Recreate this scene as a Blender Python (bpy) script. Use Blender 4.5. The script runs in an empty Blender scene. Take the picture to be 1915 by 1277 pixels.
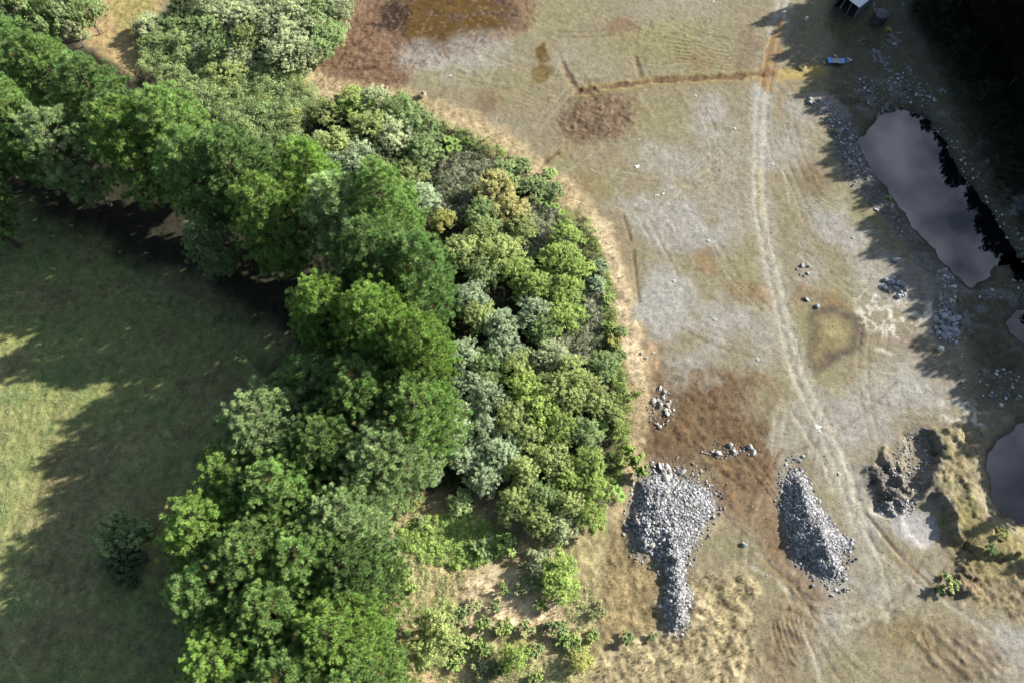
import bpy, math, random
import numpy as np
from mathutils import Vector

# ------------------------------------------------------------------ camera, sky, sun, exposure
SC = bpy.context.scene
COL = SC.collection
H, F, TILT = 120.0, 1340.0, math.radians(24.0)      # drone height (m), focal length in photo pixels, tilt from straight down
CX, CY = 957.5, 638.5
SUN_EL, SUN_AZ = math.radians(26.5), math.radians(22.0)   # azimuth measured from +X towards +Y

cam_d = bpy.data.cameras.new('drone_camera')
cam_d.sensor_width = 36.0
cam_d.lens = 36.0 * F / 1915.0
cam_d.clip_start, cam_d.clip_end = 1.0, 8000.0
cam = bpy.data.objects.new('drone_camera', cam_d)
cam.location = (0, 0, H)
cam.rotation_euler = (TILT, 0, 0)
COL.objects.link(cam)
SC.camera = cam

SC.view_settings.view_transform = 'Standard'
SC.view_settings.look = 'None'
SC.view_settings.exposure = 1.15
SC.view_settings.gamma = 1.0
SC.cycles.max_bounces = 5
SC.cycles.diffuse_bounces = 2
SC.cycles.glossy_bounces = 2
SC.cycles.transmission_bounces = 3
SC.cycles.use_adaptive_sampling = True
SC.cycles.use_denoising = True
SC.cycles.use_fast_gi = False


def N(nt, kind, **kw):
    n = nt.nodes.new(kind)
    for k, v in kw.items():
        setattr(n, k, v)
    return n


W = bpy.data.worlds.new('World')
SC.world = W
W.use_nodes = True
nt = W.node_tree
for n in list(nt.nodes):
    nt.nodes.remove(n)
out = N(nt, 'ShaderNodeOutputWorld')
bg = N(nt, 'ShaderNodeBackground')
sky = N(nt, 'ShaderNodeTexSky', sky_type='NISHITA', sun_disc=False)
sky.sun_elevation = SUN_EL
sky.sun_rotation = math.pi / 2 - SUN_AZ
bg.inputs['Strength'].default_value = 0.06
tc = N(nt, 'ShaderNodeTexCoord')
sep = N(nt, 'ShaderNodeSeparateXYZ')
nt.links.new(tc.outputs['Generated'], sep.inputs[0])
mx = N(nt, 'ShaderNodeMath', operation='MAXIMUM'); mx.inputs[1].default_value = 0.08
nt.links.new(sep.outputs['Z'], mx.inputs[0])
dx = N(nt, 'ShaderNodeMath', operation='DIVIDE'); dy = N(nt, 'ShaderNodeMath', operation='DIVIDE')
nt.links.new(sep.outputs['X'], dx.inputs[0]); nt.links.new(mx.outputs[0], dx.inputs[1])
nt.links.new(sep.outputs['Y'], dy.inputs[0]); nt.links.new(mx.outputs[0], dy.inputs[1])
cmb = N(nt, 'ShaderNodeCombineXYZ')
nt.links.new(dx.outputs[0], cmb.inputs[0]); nt.links.new(dy.outputs[0], cmb.inputs[1])
cn = N(nt, 'ShaderNodeTexNoise')
cn.inputs['Scale'].default_value = 8.5; cn.inputs['Detail'].default_value = 5.0
cn.inputs['Roughness'].default_value = 0.5
nt.links.new(cmb.outputs[0], cn.inputs['Vector'])
cr = N(nt, 'ShaderNodeValToRGB')
cr.color_ramp.elements[0].position = 0.36; cr.color_ramp.elements[0].color = (0, 0, 0, 1)
cr.color_ramp.elements[1].position = 0.64; cr.color_ramp.elements[1].color = (1, 1, 1, 1)
nt.links.new(cn.outputs['Fac'], cr.inputs[0])
mixc = N(nt, 'ShaderNodeMixRGB')
# lit and shaded cloud, same scale as the sky texture
cm_ = N(nt, 'ShaderNodeMixRGB'); cm_.inputs['Color1'].default_value = (3.0, 3.7, 5.8, 1); cm_.inputs['Color2'].default_value = (16.0, 17.6, 22.0, 1)
nt.links.new(cr.outputs[0], cm_.inputs['Fac']); nt.links.new(cm_.outputs[0], mixc.inputs['Color2'])
# the cloud bank stands in one part of the sky, high to the north-east, where the ponds mirror it
bank = N(nt, 'ShaderNodeVectorMath', operation='DOT_PRODUCT')
bank.inputs[1].default_value = Vector((0.52, 0.50, 0.69)).normalized()
nt.links.new(tc.outputs['Generated'], bank.inputs[0])
bk = N(nt, 'ShaderNodeMapRange'); bk.inputs[1].default_value = 0.89; bk.inputs[2].default_value = 0.965
nt.links.new(bank.outputs['Value'], bk.inputs[0])
bm = N(nt, 'ShaderNodeMath', operation='MULTIPLY')
bm.inputs[0].default_value = 0.96; nt.links.new(bk.outputs[0], bm.inputs[1])
nt.links.new(bm.outputs[0], mixc.inputs['Fac'])
nt.links.new(sky.outputs[0], mixc.inputs['Color1'])
nt.links.new(mixc.outputs[0], bg.inputs['Color'])
nt.links.new(bg.outputs[0], out.inputs[0])

sun_d = bpy.data.lights.new('sun', 'SUN')
sun_d.energy = 5.0
sun_d.angle = math.radians(0.53)
sun_d.color = (1.0, 0.962, 0.905)
sun = bpy.data.objects.new('sun', sun_d)
sdir = Vector((math.cos(SUN_EL) * math.cos(SUN_AZ), math.cos(SUN_EL) * math.sin(SUN_AZ), math.sin(SUN_EL)))
sun.rotation_euler = sdir.to_track_quat('Z', 'Y').to_euler()
sun.location = (150, 80, 120)
COL.objects.link(sun)

# ------------------------------------------------------------------ helpers
CT, ST = math.cos(TILT), math.sin(TILT)


def P(px, py, z=0.0):
    """World point at height z that the photo shows at pixel (px, py)."""
    u, v = (px - CX) / F, (CY - py) / F
    t = (H - z) / (CT - v * ST)
    return (u * t, t * (v * CT + ST), z)


def mpp(px, py, z=0.0):
    v = (CY - py) / F
    return (H - z) / (CT - v * ST) / F


def lin(c):
    c = np.asarray(c, float) / 255.0
    return np.where(c <= 0.04045, c / 12.92, ((c + 0.055) / 1.055) ** 2.4)


K_ALB = 1.50      # how bright a sunlit level surface of albedo 1 shows


def alb(c):
    return np.clip(lin(c) / K_ALB, 0.004, 0.85)


_rs = np.random.RandomState(7)
_LAT = _rs.rand(256, 256)


def vnoise(x, y, seed=0):
    x = x + seed * 17.37; y = y + seed * 9.71
    xi = np.floor(x).astype(np.int64); yi = np.floor(y).astype(np.int64)
    fx = x - xi; fy = y - yi
    fx = fx * fx * (3 - 2 * fx); fy = fy * fy * (3 - 2 * fy)
    x0, x1, y0, y1 = xi & 255, (xi + 1) & 255, yi & 255, (yi + 1) & 255
    a = _LAT[y0, x0]; b = _LAT[y0, x1]; c = _LAT[y1, x0]; d = _LAT[y1, x1]
    return (a + (b - a) * fx) + ((c + (d - c) * fx) - (a + (b - a) * fx)) * fy


def fbm(x, y, scale, octv=4, seed=0):
    """-1..1 roughly; scale = size of the largest feature in metres."""
    s = 0; a = 1.0; t = 0
    for k in range(octv):
        f = 2 ** k / scale
        ca, sa = math.cos(k * 1.1 + 0.3), math.sin(k * 1.1 + 0.3)
        s = s + a * (vnoise((x * ca - y * sa) * f, (x * sa + y * ca) * f, seed + k * 3) * 2 - 1)
        t += a; a *= 0.55
    return s / t * 1.6


def sstep(a, b, x):
    t = np.clip((x - a) / (b - a), 0, 1)
    return t * t * (3 - 2 * t)


def sdf(poly, x, y):
    """Signed distance, positive inside."""
    p = np.asarray(poly, float)[:, :2]
    d2 = np.full(x.shape, 1e18); ins = np.zeros(x.shape, bool)
    n = len(p)
    for i in range(n):
        ax, ay = p[i]; bx, by = p[(i + 1) % n]
        ex, ey = bx - ax, by - ay
        t = np.clip(((x - ax) * ex + (y - ay) * ey) / (ex * ex + ey * ey + 1e-12), 0, 1)
        d2 = np.minimum(d2, (x - ax - t * ex) ** 2 + (y - ay - t * ey) ** 2)
        c = ((ay > y) != (by > y))
        xx = ex * (y - ay) / (ey if abs(ey) > 1e-9 else 1e-9) + ax
        ins ^= c & (x < xx)
    d = np.sqrt(d2)
    return np.where(ins, d, -d)


def linedist(pts, x, y):
    p = np.asarray(pts, float)[:, :2]
    d2 = np.full(x.shape, 1e18)
    for i in range(len(p) - 1):
        ax, ay = p[i]; ex, ey = p[i + 1] - p[i]
        t = np.clip(((x - ax) * ex + (y - ay) * ey) / (ex * ex + ey * ey + 1e-12), 0, 1)
        d2 = np.minimum(d2, (x - ax - t * ex) ** 2 + (y - ay - t * ey) ** 2)
    return np.sqrt(d2)


def pxpoly(pts, z=0.0):
    return [P(a, b, z)[:2] for a, b in pts]


def ell(cx, cy, rx, ry, rot=0.0, z=0.0, n=24):
    r = math.radians(rot); o = []
    for k in range(n):
        t = 2 * math.pi * k / n
        a, b = rx * math.cos(t), ry * math.sin(t)
        o.append((cx + a * math.cos(r) - b * math.sin(r), cy + a * math.sin(r) + b * math.cos(r)))
    return pxpoly(o, z)


def tag(o, label=None, cat=None, group=None, kind=None):
    if label: o['label'] = label
    if cat: o['category'] = cat
    if group: o['group'] = group
    if kind: o['kind'] = kind
    return o


def link_mesh(name, me, mat=None, parent=None):
    o = bpy.data.objects.new(name, me)
    COL.objects.link(o)
    if mat is not None and not me.materials:
        me.materials.append(mat)
    if parent is not None:
        o.parent = parent
    return o


def np_mesh(name, V, faces, tint=None, smooth=False):
    """faces: int array (M,3) or (M,4)."""
    me = bpy.data.meshes.new(name)
    V = np.ascontiguousarray(V, np.float32); faces = np.ascontiguousarray(faces, np.int32)
    m, k = faces.shape
    me.vertices.add(len(V)); me.vertices.foreach_set('co', V.ravel())
    me.loops.add(m * k); me.loops.foreach_set('vertex_index', faces.ravel())
    me.polygons.add(m)
    me.polygons.foreach_set('loop_start', np.arange(0, m * k, k, dtype=np.int32))
    me.polygons.foreach_set('use_smooth', np.full(m, smooth, bool))
    if tint is not None:
        a = me.attributes.new('tint', 'FLOAT', 'POINT')
        a.data.foreach_set('value', np.ascontiguousarray(tint, np.float32))
    me.update(calc_edges=True)
    me.validate()
    return me


def empty(name, loc, rz=0.0):
    o = bpy.data.objects.new(name, None)
    o.empty_display_size = 0.5
    COL.objects.link(o)
    o.location = loc; o.rotation_euler = (0, 0, rz)
    return o


def tubes(paths, sides=6):
    """paths: list of (points, radii). One mesh."""
    V, Fc = [], []
    for pts, rad in paths:
        b = len(V)
        for i, p in enumerate(pts):
            q0 = Vector(pts[max(i - 1, 0)]); q1 = Vector(pts[min(i + 1, len(pts) - 1)])
            d = (q1 - q0).normalized()
            a = d.orthogonal().normalized(); c = d.cross(a)
            for s in range(sides):
                t = 2 * math.pi * s / sides
                V.append(Vector(p) + (a * math.cos(t) + c * math.sin(t)) * rad[i])
        for i in range(len(pts) - 1):
            for s in range(sides):
                Fc.append((b + i * sides + s, b + i * sides + (s + 1) % sides, b + (i + 1) * sides + (s + 1) % sides, b + (i + 1) * sides + s))
    return np.array([tuple(v) for v in V]), np.array(Fc)


def box(cx, cy, cz, sx, sy, sz, rot=0.0):
    c, s = math.cos(rot), math.sin(rot); V = []
    for z in (-1, 1):
        for a, b in ((-1, -1), (1, -1), (1, 1), (-1, 1)):
            x, y = a * sx / 2, b * sy / 2
            V.append((cx + x * c - y * s, cy + x * s + y * c, cz + z * sz / 2))
    Fc = [(0, 3, 2, 1), (4, 5, 6, 7), (0, 1, 5, 4), (1, 2, 6, 5), (2, 3, 7, 6), (3, 0, 4, 7)]
    return V, Fc


def join(parts):
    V, Fc = [], []
    for v, f in parts:
        b = len(V); V += [tuple(q) for q in v]; Fc += [tuple(i + b for i in q) for q in f]
    return np.array(V, float), np.array(Fc, int)


def unit(v):
    return v / (np.linalg.norm(v, axis=-1, keepdims=True) + 1e-9)


def randdir(rng, n):
    return unit(rng.normal(size=(n, 3)))


def diamonds(rng, c, nrm, s, asp=0.6):
    """Leaf-shaped quads at c facing nrm."""
    n = len(c)
    t = unit(np.cross(nrm, randdir(rng, n))); b = np.cross(nrm, t)
    s = np.broadcast_to(np.asarray(s, float), (n,))[:, None]
    V = np.stack([c - t * s, c - b * s * asp, c + t * s, c + b * s * asp], 1).reshape(-1, 3)
    Fc = np.arange(n * 4).reshape(-1, 4)
    return V, Fc


# ------------------------------------------------------------------ materials
def mat_simple(name, rgb, rough=0.8, metal=0.0, var=0.12, scale=2.0, bump=0.0):
    m = bpy.data.materials.new(name); m.use_nodes = True
    t = m.node_tree; b = t.nodes['Principled BSDF']
    b.inputs['Roughness'].default_value = rough; b.inputs['Metallic'].default_value = metal
    tc = N(t, 'ShaderNodeTexCoord'); nz = N(t, 'ShaderNodeTexNoise')
    nz.inputs['Scale'].default_value = scale; nz.inputs['Detail'].default_value = 6
    t.links.new(tc.outputs['Object'], nz.inputs['Vector'])
    mr = N(t, 'ShaderNodeMapRange'); mr.inputs[1].default_value = 0.25; mr.inputs[2].default_value = 0.75
    mr.inputs[3].default_value = 1 - var; mr.inputs[4].default_value = 1 + var
    t.links.new(nz.outputs['Fac'], mr.inputs[0])
    oi = N(t, 'ShaderNodeObjectInfo')
    m2 = N(t, 'ShaderNodeMapRange'); m2.inputs[3].default_value = 0.86; m2.inputs[4].default_value = 1.14
    t.links.new(oi.outputs['Random'], m2.inputs[0])
    mm = N(t, 'ShaderNodeMath', operation='MULTIPLY'); t.links.new(mr.outputs[0], mm.inputs[0]); t.links.new(m2.outputs[0], mm.inputs[1])
    mul = N(t, 'ShaderNodeVectorMath', operation='SCALE'); mul.inputs[0].default_value = tuple(rgb)
    t.links.new(mm.outputs[0], mul.inputs['Scale'])
    t.links.new(mul.outputs[0], b.inputs['Base Color'])
    if bump:
        bp = N(t, 'ShaderNodeBump'); bp.inputs['Strength'].default_value = bump; bp.inputs['Distance'].default_value = 0.1
        t.links.new(nz.outputs['Fac'], bp.inputs['Height']); t.links.new(bp.outputs[0], b.inputs['Normal'])
    return m


def mat_leaf(name, rgb, light=1.45, dark=0.62, rust=None, trans=0.22, warm=1.0, obj_var=0.16):
    rgb = np.asarray(rgb, float)
    m = bpy.data.materials.new(name); m.use_nodes = True
    t = m.node_tree; b = t.nodes['Principled BSDF']
    b.inputs['Roughness'].default_value = 0.62
    b.inputs['Specular IOR Level'].default_value = 0.3
    at = N(t, 'ShaderNodeAttribute', attribute_name='tint')
    cr = N(t, 'ShaderNodeValToRGB'); e = cr.color_ramp.elements
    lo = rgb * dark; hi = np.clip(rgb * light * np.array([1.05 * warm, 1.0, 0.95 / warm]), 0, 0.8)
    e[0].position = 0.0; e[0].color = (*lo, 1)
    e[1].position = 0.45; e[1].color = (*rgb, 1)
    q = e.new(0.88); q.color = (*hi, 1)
    if rust is not None:
        q = e.new(0.90); q.color = (*rust, 1)
    t.links.new(at.outputs['Fac'], cr.inputs[0])
    oi = N(t, 'ShaderNodeObjectInfo')
    mr = N(t, 'ShaderNodeMapRange'); mr.inputs[3].default_value = 1 - obj_var; mr.inputs[4].default_value = 1 + obj_var
    t.links.new(oi.outputs['Random'], mr.inputs[0])
    # slow colour drift through the crown so that neighbouring boughs differ
    ge = N(t, 'ShaderNodeNewGeometry'); nz = N(t, 'ShaderNodeTexNoise')
    nz.inputs['Scale'].default_value = 0.30; nz.inputs['Detail'].default_value = 3
    t.links.new(ge.outputs['Position'], nz.inputs['Vector'])
    m3 = N(t, 'ShaderNodeMapRange'); m3.inputs[1].default_value = 0.3; m3.inputs[2].default_value = 0.7
    m3.inputs[3].default_value = 0.78; m3.inputs[4].default_value = 1.25
    t.links.new(nz.outputs['Fac'], m3.inputs[0])
    mm = N(t, 'ShaderNodeMath', operation='MULTIPLY'); t.links.new(mr.outputs[0], mm.inputs[0]); t.links.new(m3.outputs[0], mm.inputs[1])
    mul = N(t, 'ShaderNodeVectorMath', operation='SCALE')
    t.links.new(cr.outputs[0], mul.inputs[0]); t.links.new(mm.outputs[0], mul.inputs['Scale'])
    t.links.new(mul.outputs[0], b.inputs['Base Color'])
    tr = N(t, 'ShaderNodeBsdfTranslucent')
    t.links.new(mul.outputs[0], tr.inputs['Color'])
    ms = N(t, 'ShaderNodeMixShader'); ms.inputs[0].default_value = trans
    t.links.new(b.outputs[0], ms.inputs[1]); t.links.new(tr.outputs[0], ms.inputs[2])
    t.links.new(ms.outputs[0], t.nodes['Material Output'].inputs['Surface'])
    return m


GREEN = 3.05    # leaves face every way, so a crown shows darker than its leaf colour


def leafc(c):
    c = np.asarray(c, float); c = c + (c.mean() - c) * 0.14
    q = lin(c) / 1.42 * GREEN * 0.80
    return np.clip(q * min(1.0, 0.5 / q.max()), 0.004, 0.55)


RUST = (0.30, 0.13, 0.05)
ML = {
    'pine': mat_leaf('pine_needles', leafc((109, 137, 70)), rust=RUST),
    'pine_dark': mat_leaf('dark_pine_needles', leafc((95, 123, 65)), rust=RUST),
    'pine_bright': mat_leaf('bright_pine_needles', leafc((117, 147, 66)), rust=RUST),
    'pine_pale': mat_leaf('pale_pine_needles', leafc((127, 149, 94)), rust=RUST),
    'olive': mat_leaf('olive_leaves', leafc((128, 140, 78))),
    'yellow': mat_leaf('golden_olive_leaves', leafc((146, 142, 84))),
    'bright': mat_leaf('bright_green_leaves', leafc((124, 144, 66))),
    'silver': mat_leaf('silver_leaves', leafc((134, 150, 112)), light=1.3),
    'greygreen': mat_leaf('grey_green_leaves', leafc((150, 160, 114))),
    'mint': mat_leaf('mint_leaves', leafc((156, 174, 112)), light=1.3, dark=0.75, trans=0.42),
    'mid': mat_leaf('mid_green_leaves', leafc((110, 130, 76))),
    'dark': mat_leaf('dark_leaves', leafc((64, 76, 44))),
    'shade': mat_leaf('shade_darkened_leaves', (0.020, 0.026, 0.014)),  # near-black: shade on the row and its undergrowth put into the leaf colour
    'gold': mat_leaf('yellow_green_leaves', leafc((138, 140, 72))),
    'fern': mat_leaf('fern_fronds', leafc((160, 196, 92)), light=1.25),
    'bramble': mat_leaf('bramble_leaves', leafc((160, 164, 132)), light=1.35, dark=0.7, trans=0.4),
    'weed': mat_leaf('weed_leaves', leafc((128, 150, 74)), light=1.35, dark=0.5),
    'straw': mat_leaf('dry_grass_blades', leafc((172, 158, 126)), light=1.25, dark=0.7),
    'ochre': mat_leaf('ochre_grass_blades', leafc((150, 132, 96)), light=1.25, dark=0.7),
    'tuss': mat_leaf('tussock_blades', leafc((164, 152, 112)), light=1.25, dark=0.65),
}
ML['weedp'] = mat_leaf('pale_weed_leaves', leafc((156, 164, 108)), light=1.3, dark=0.6)
ML['rush'] = mat_leaf('rush_blades', leafc((130, 110, 84)), light=1.25, dark=0.55)
ML['reed'] = mat_leaf('reed_blades', leafc((142, 110, 82)), light=1.25, dark=0.55)
ML['meadow'] = mat_leaf('meadow_blades', leafc((150, 150, 104)), light=1.25, dark=0.7)
M_BARK = mat_simple('bark', (0.10, 0.075, 0.055), 0.95, var=0.4, scale=1.5)
M_BARKG = mat_simple('grey_bark', (0.16, 0.14, 0.12), 0.95, var=0.35, scale=1.5)
M_ROCK = mat_simple('quarry_rock', (0.31, 0.315, 0.325), 0.9, var=0.30, scale=2.5, bump=0.4)
M_ROCKP = mat_simple('pale_rock', (0.40, 0.38, 0.34), 0.9, var=0.25, scale=2.5, bump=0.4)

# ------------------------------------------------------------------ ground: digitised zones
def axis(lo, hi, step, far):
    core = list(np.arange(lo, hi + step / 2, step)); a = []; d = step; x = lo
    while x > -far:
        d *= 1.35; x -= d; a.append(x)
    b = []; d = step; x = core[-1]
    while x < far:
        d *= 1.35; x += d; b.append(x)
    return np.array(a[::-1] + core + b)


AX = axis(-124, 128, 0.24, 2500); AY = axis(-10, 146, 0.24, 2500)
GX, GY = np.meshgrid(AX, AY)
SH = GX.shape
Z = np.zeros(SH); C = np.zeros(SH + (3,)); WET = np.zeros(SH); RGH = np.ones(SH)
n20 = fbm(GX, GY, 22, 4, 1); n6 = fbm(GX, GY, 6, 4, 2); n2 = fbm(GX, GY, 2.2, 4, 3); n1 = fbm(GX, GY, 0.9, 3, 4)
_far = 1 - sstep(0, 40, np.maximum(np.maximum(-124 - GX, GX - 128), np.maximum(-10 - GY, GY - 146)))   # no fine detail where the grid is coarse
n20 = n20 * _far; n6 = n6 * _far; n2 = n2 * _far; n1 = n1 * _far


def window(poly, pad):
    p = np.asarray(poly)[:, :2]
    i0 = np.searchsorted(AX, p[:, 0].min() - pad); i1 = np.searchsorted(AX, p[:, 0].max() + pad)
    j0 = np.searchsorted(AY, p[:, 1].min() - pad); j1 = np.searchsorted(AY, p[:, 1].max() + pad)
    return slice(j0, j1), slice(i0, i1)


def region(poly, soft=1.0, warp=1.0, fine=0.3):
    w = window(poly, soft * 1.5 + warp * 2 + 1.0)
    d = sdf(poly, GX[w], GY[w]) + warp * n6[w] + fine * n2[w]
    return w, sstep(-soft, soft, d)


def paint(w, m, c, op=1.0, var=0.10):
    a = alb(c)
    m = (m * op)[..., None]
    C[w] = C[w] * (1 - m) + a * (1 + var * n2[w][..., None] + var * 0.6 * n1[w][..., None]) * m


def patch(poly, c, soft=1.0, warp=1.0, op=1.0, fine=0.4, var=0.10, wet=0.0, lump=None):
    w, m = region(poly, soft, warp, fine)
    paint(w, m, c, op, var)
    if wet:
        WET[w] = np.maximum(WET[w], m * wet)
    if lump is not None:
        RGH[w] = RGH[w] * (1 - m) + lump * m
    return w, m


def stroke(pts, width, c, soft=0.4, op=1.0, warp=0.3, var=0.1, depth=0.0, wet=0.0):
    p = pxpoly(pts); w = window(p, width + 3)
    d = linedist(p, GX[w], GY[w]) + warp * n2[w] + warp * 0.6 * n6[w]
    m = 1 - sstep(width / 2 - soft, width / 2 + soft, d)
    paint(w, m, c, op, var)
    if depth:
        Z[w] += depth * m
    if wet:
        WET[w] = np.maximum(WET[w], m * wet)


full = (slice(0, SH[0]), slice(0, SH[1]))
# quarry floor as the base, everything else over it
C[:] = alb((147, 136, 108)); one = np.ones(SH)
paint(full, sstep(0.0, 0.7, n20 + 0.4 * n6), (152, 145, 110), 0.5)
paint(full, sstep(0.05, 0.75, -n20 + 0.5 * n6), (158, 148, 126), 0.6)
paint(full, sstep(0.35, 0.9, n6 + 0.3 * n2), (140, 122, 92), 0.5)
paint(full, sstep(0.45, 1.0, fbm(GX, GY, 9, 4, 11) * _far), (144, 140, 90), 0.4)
RGH[:] = 0.22

# ---- left: meadow
MEADOW = pxpoly([(-600, -200), (40, 120), (330, 240), (560, 440), (640, 600), (560, 760), (520, 900), (420, 1050), (480, 1200), (440, 1500), (-600, 1500)])
w, m = patch(MEADOW, (146, 152, 92), 2.0, 1.5, lump=0.9)
paint(w, m * sstep(0.0, 0.6, n20[w] + 0.5 * n2[w]), (166, 162, 108), 0.6)
paint(w, m * sstep(0.1, 0.7, n6[w] - 0.2), (118, 140, 84), 0.75, 0.2)
paint(w, m * sstep(0.15, 0.7, -n6[w] + 0.5 * n20[w]), (142, 126, 92), 0.6, 0.2)
paint(w, m * sstep(0.35, 0.8, n2[w]), (104, 122, 70), 0.5)
# forest floor under pines and wood, its colour darkened for the deep shade
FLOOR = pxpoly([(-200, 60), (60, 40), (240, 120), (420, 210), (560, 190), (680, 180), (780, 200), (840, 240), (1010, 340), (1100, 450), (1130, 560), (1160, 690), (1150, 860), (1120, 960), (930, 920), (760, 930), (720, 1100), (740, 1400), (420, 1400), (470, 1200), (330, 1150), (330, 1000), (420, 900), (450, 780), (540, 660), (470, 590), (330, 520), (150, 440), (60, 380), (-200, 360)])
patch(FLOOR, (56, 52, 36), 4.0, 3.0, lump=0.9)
for q_ in ([(828, 300), (850, 285), (900, 290), (930, 320), (905, 345), (880, 370), (860, 410), (830, 395), (815, 350)], [(985, 370), (1010, 365), (1045, 400), (1030, 440), (1015, 475), (985, 480), (975, 440)], [(1100, 520), (1130, 545), (1126, 600), (1122, 650), (1090, 670), (1045, 660), (1040, 640), (1085, 610), (1095, 560)], [(745, 985), (800, 965), (880, 962), (935, 985), (965, 1010), (930, 1045), (860, 1062), (790, 1050), (750, 1020)]):
    patch(pxpoly(q_), (122, 126, 98), 1.2, 0.8, lump=0.8)
# top-left straw field
patch(pxpoly([(140, -60), (330, -60), (290, 40), (265, 100), (250, 150), (205, 110), (140, 70)]), (184, 160, 112), 1.0, 0.8, lump=0.8)
patch(pxpoly([(215, -10), (290, -40), (285, 30), (240, 70), (210, 50)]), (160, 152, 88), 1.5, 1.0, 0.7)
# scrub understorey
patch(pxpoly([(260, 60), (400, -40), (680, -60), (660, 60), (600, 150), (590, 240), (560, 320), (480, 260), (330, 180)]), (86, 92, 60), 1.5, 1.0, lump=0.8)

# ---- brown wet reed land at the top
patch(pxpoly([(655, -40), (640, 80), (585, 130), (590, 165), (640, 185), (720, 185), (770, 150), (800, 120), (900, 95), (990, 60), (1000, -40)]), (140, 112, 86), 1.4, 1.8, lump=0.9, var=0.2)
patch(pxpoly([(725, -30), (970, -30), (960, 40), (900, 80), (820, 100), (740, 70), (712, 30)]), (92, 70, 44), 1.6, 1.8, 0.95, fine=1.0, var=0.3, wet=0.3)
for e in ((820, 52, 70, 24, 12), (900, 44, 38, 20, 0), (790, 70, 34, 14, 25), (850, 12, 90, 18, 0), (1015, 95, 14, 22, 10), (1018, 135, 14, 12, 0)):
    patch(ell(*e), (106, 82, 34), 0.7, 1.6, 0.95, fine=1.0, wet=0.85, lump=0.0, var=0.25)
patch(ell(1165, 55, 34, 24, 5), (138, 112, 80), 0.9, 0.6, 0.8, wet=0.3)
patch(ell(740, 28, 26, 26, 40), (52, 36, 22), 0.7, 0.9, 0.9, wet=0.3)
stroke([(720, 35), (735, 52), (690, 44)], 1.2, (56, 40, 30), op=0.9)
stroke([(650, 130), (690, 128), (700, 126)], 0.7, (66, 48, 38), op=0.9)
stroke([(628, 130), (650, 90), (700, 62), (735, 45)], 0.6, (74, 54, 40), op=0.8)
# grey silty flats of the quarry floor
for e, op in (((790, 112, 52, 26, 0), .75), ((905, 95, 60, 34, 0), .6), ((870, 120, 60, 24, 0), .35), ((1090, 110, 60, 40, 0), .25), ((1250, 20, 80, 30, 0), .3),
              ((1335, 215, 45, 22, -30), .75), ((1250, 300, 55, 30, 20), .6), ((1350, 290, 50, 40, 0), .45), ((1190, 385, 45, 22, 0), .55),
              ((1260, 420, 75, 40, 20), .8), ((1320, 440, 60, 30, 0), .6), ((1250, 570, 60, 60, 0), .9), ((1235, 580, 30, 40, 0), .9), ((1340, 610, 60, 30, 0), .75), ((1420, 630, 40, 50, 0), .6),
              ((1290, 680, 55, 26, 0), .65), ((1310, 720, 60, 24, 0), .6), ((1490, 215, 22, 24, 0), .6), ((1475, 275, 30, 40, 10), .6), ((1530, 390, 40, 30, 20), .5),
              ((1560, 430, 60, 34, 35), .8), ((1620, 480, 60, 34, 60), .75), ((1510, 480, 24, 60, -10), .5), ((1660, 560, 60, 22, 0), .7),
              ((1680, 700, 70, 40, 0), .85), ((1640, 770, 70, 50, 0), .7), ((1740, 740, 60, 40, 0), .8), ((1540, 780, 60, 70, 30), .5), ((1480, 830, 40, 60, 0), .6), ((1545, 860, 40, 60, 0), .55),
              ((1610, 960, 30, 70, -20), .8), ((1630, 1060, 30, 60, -10), .75), ((1580, 1120, 70, 40, 0), .55), ((1540, 1090, 50, 24, 10), .7), ((1530, 1200, 40, 50, 0), .6), ((1690, 1110, 40, 40, 0), .5),
              ((1760, 1110, 50, 20, 30), .5), ((1600, 1190, 40, 20, 0), .4), ((1880, 1210, 40, 50, 20), .8), ((1250, 365, 30, 14, 0), .4), ((1730, 620, 30, 20, 0), .5), ((1330, 380, 110, 40, 10), .3)):
    patch(ell(*e), (170, 166, 156), 3.2, 2.8, op * 0.95, fine=1.2)
# olive grass film
for e, op in (((1230, 80, 70, 44, 0), .7), ((1300, 90, 110, 60, 0), .55), ((1130, 100, 50, 30, 0), .4), ((1050, 30, 60, 30, 0), .5), ((1170, 210, 60, 30, 0), .5), ((1240, 215, 40, 30, 0), .5), ((960, 160, 60, 40, 0), .35),
              ((1520, 30, 30, 60, 10), .4), ((1530, 160, 34, 40, 0), .5), ((1560, 270, 34, 40, 30), .5), ((1540, 350, 40, 24, 30), .7), ((1480, 400, 24, 60, 0), .4), ((1410, 500, 30, 60, 0), .55), ((1500, 640, 30, 50, 10), .7),
              ((1560, 690, 50, 24, -20), .6), ((1690, 600, 40, 12, 40), .8), ((1530, 715, 30, 24, 0), .7), ((1600, 560, 40, 30, 0), .5), ((1440, 740, 40, 40, 0), .55), ((1560, 900, 20, 60, -20), .6), ((1640, 690, 30, 30, 0), .4),
              ((1660, 1050, 30, 60, -30), .4), ((1700, 1170, 100, 40, 0), .5), ((1600, 1230, 80, 40, 0), .5), ((1780, 860, 50, 40, 0), .45), ((1360, 1020, 60, 24, 10), .6), ((1450, 1080, 60, 50, 40), .5)):
    patch(ell(*e), (147, 141, 96), 2.6, 2.6, op * 0.75, fine=1.6)
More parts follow.
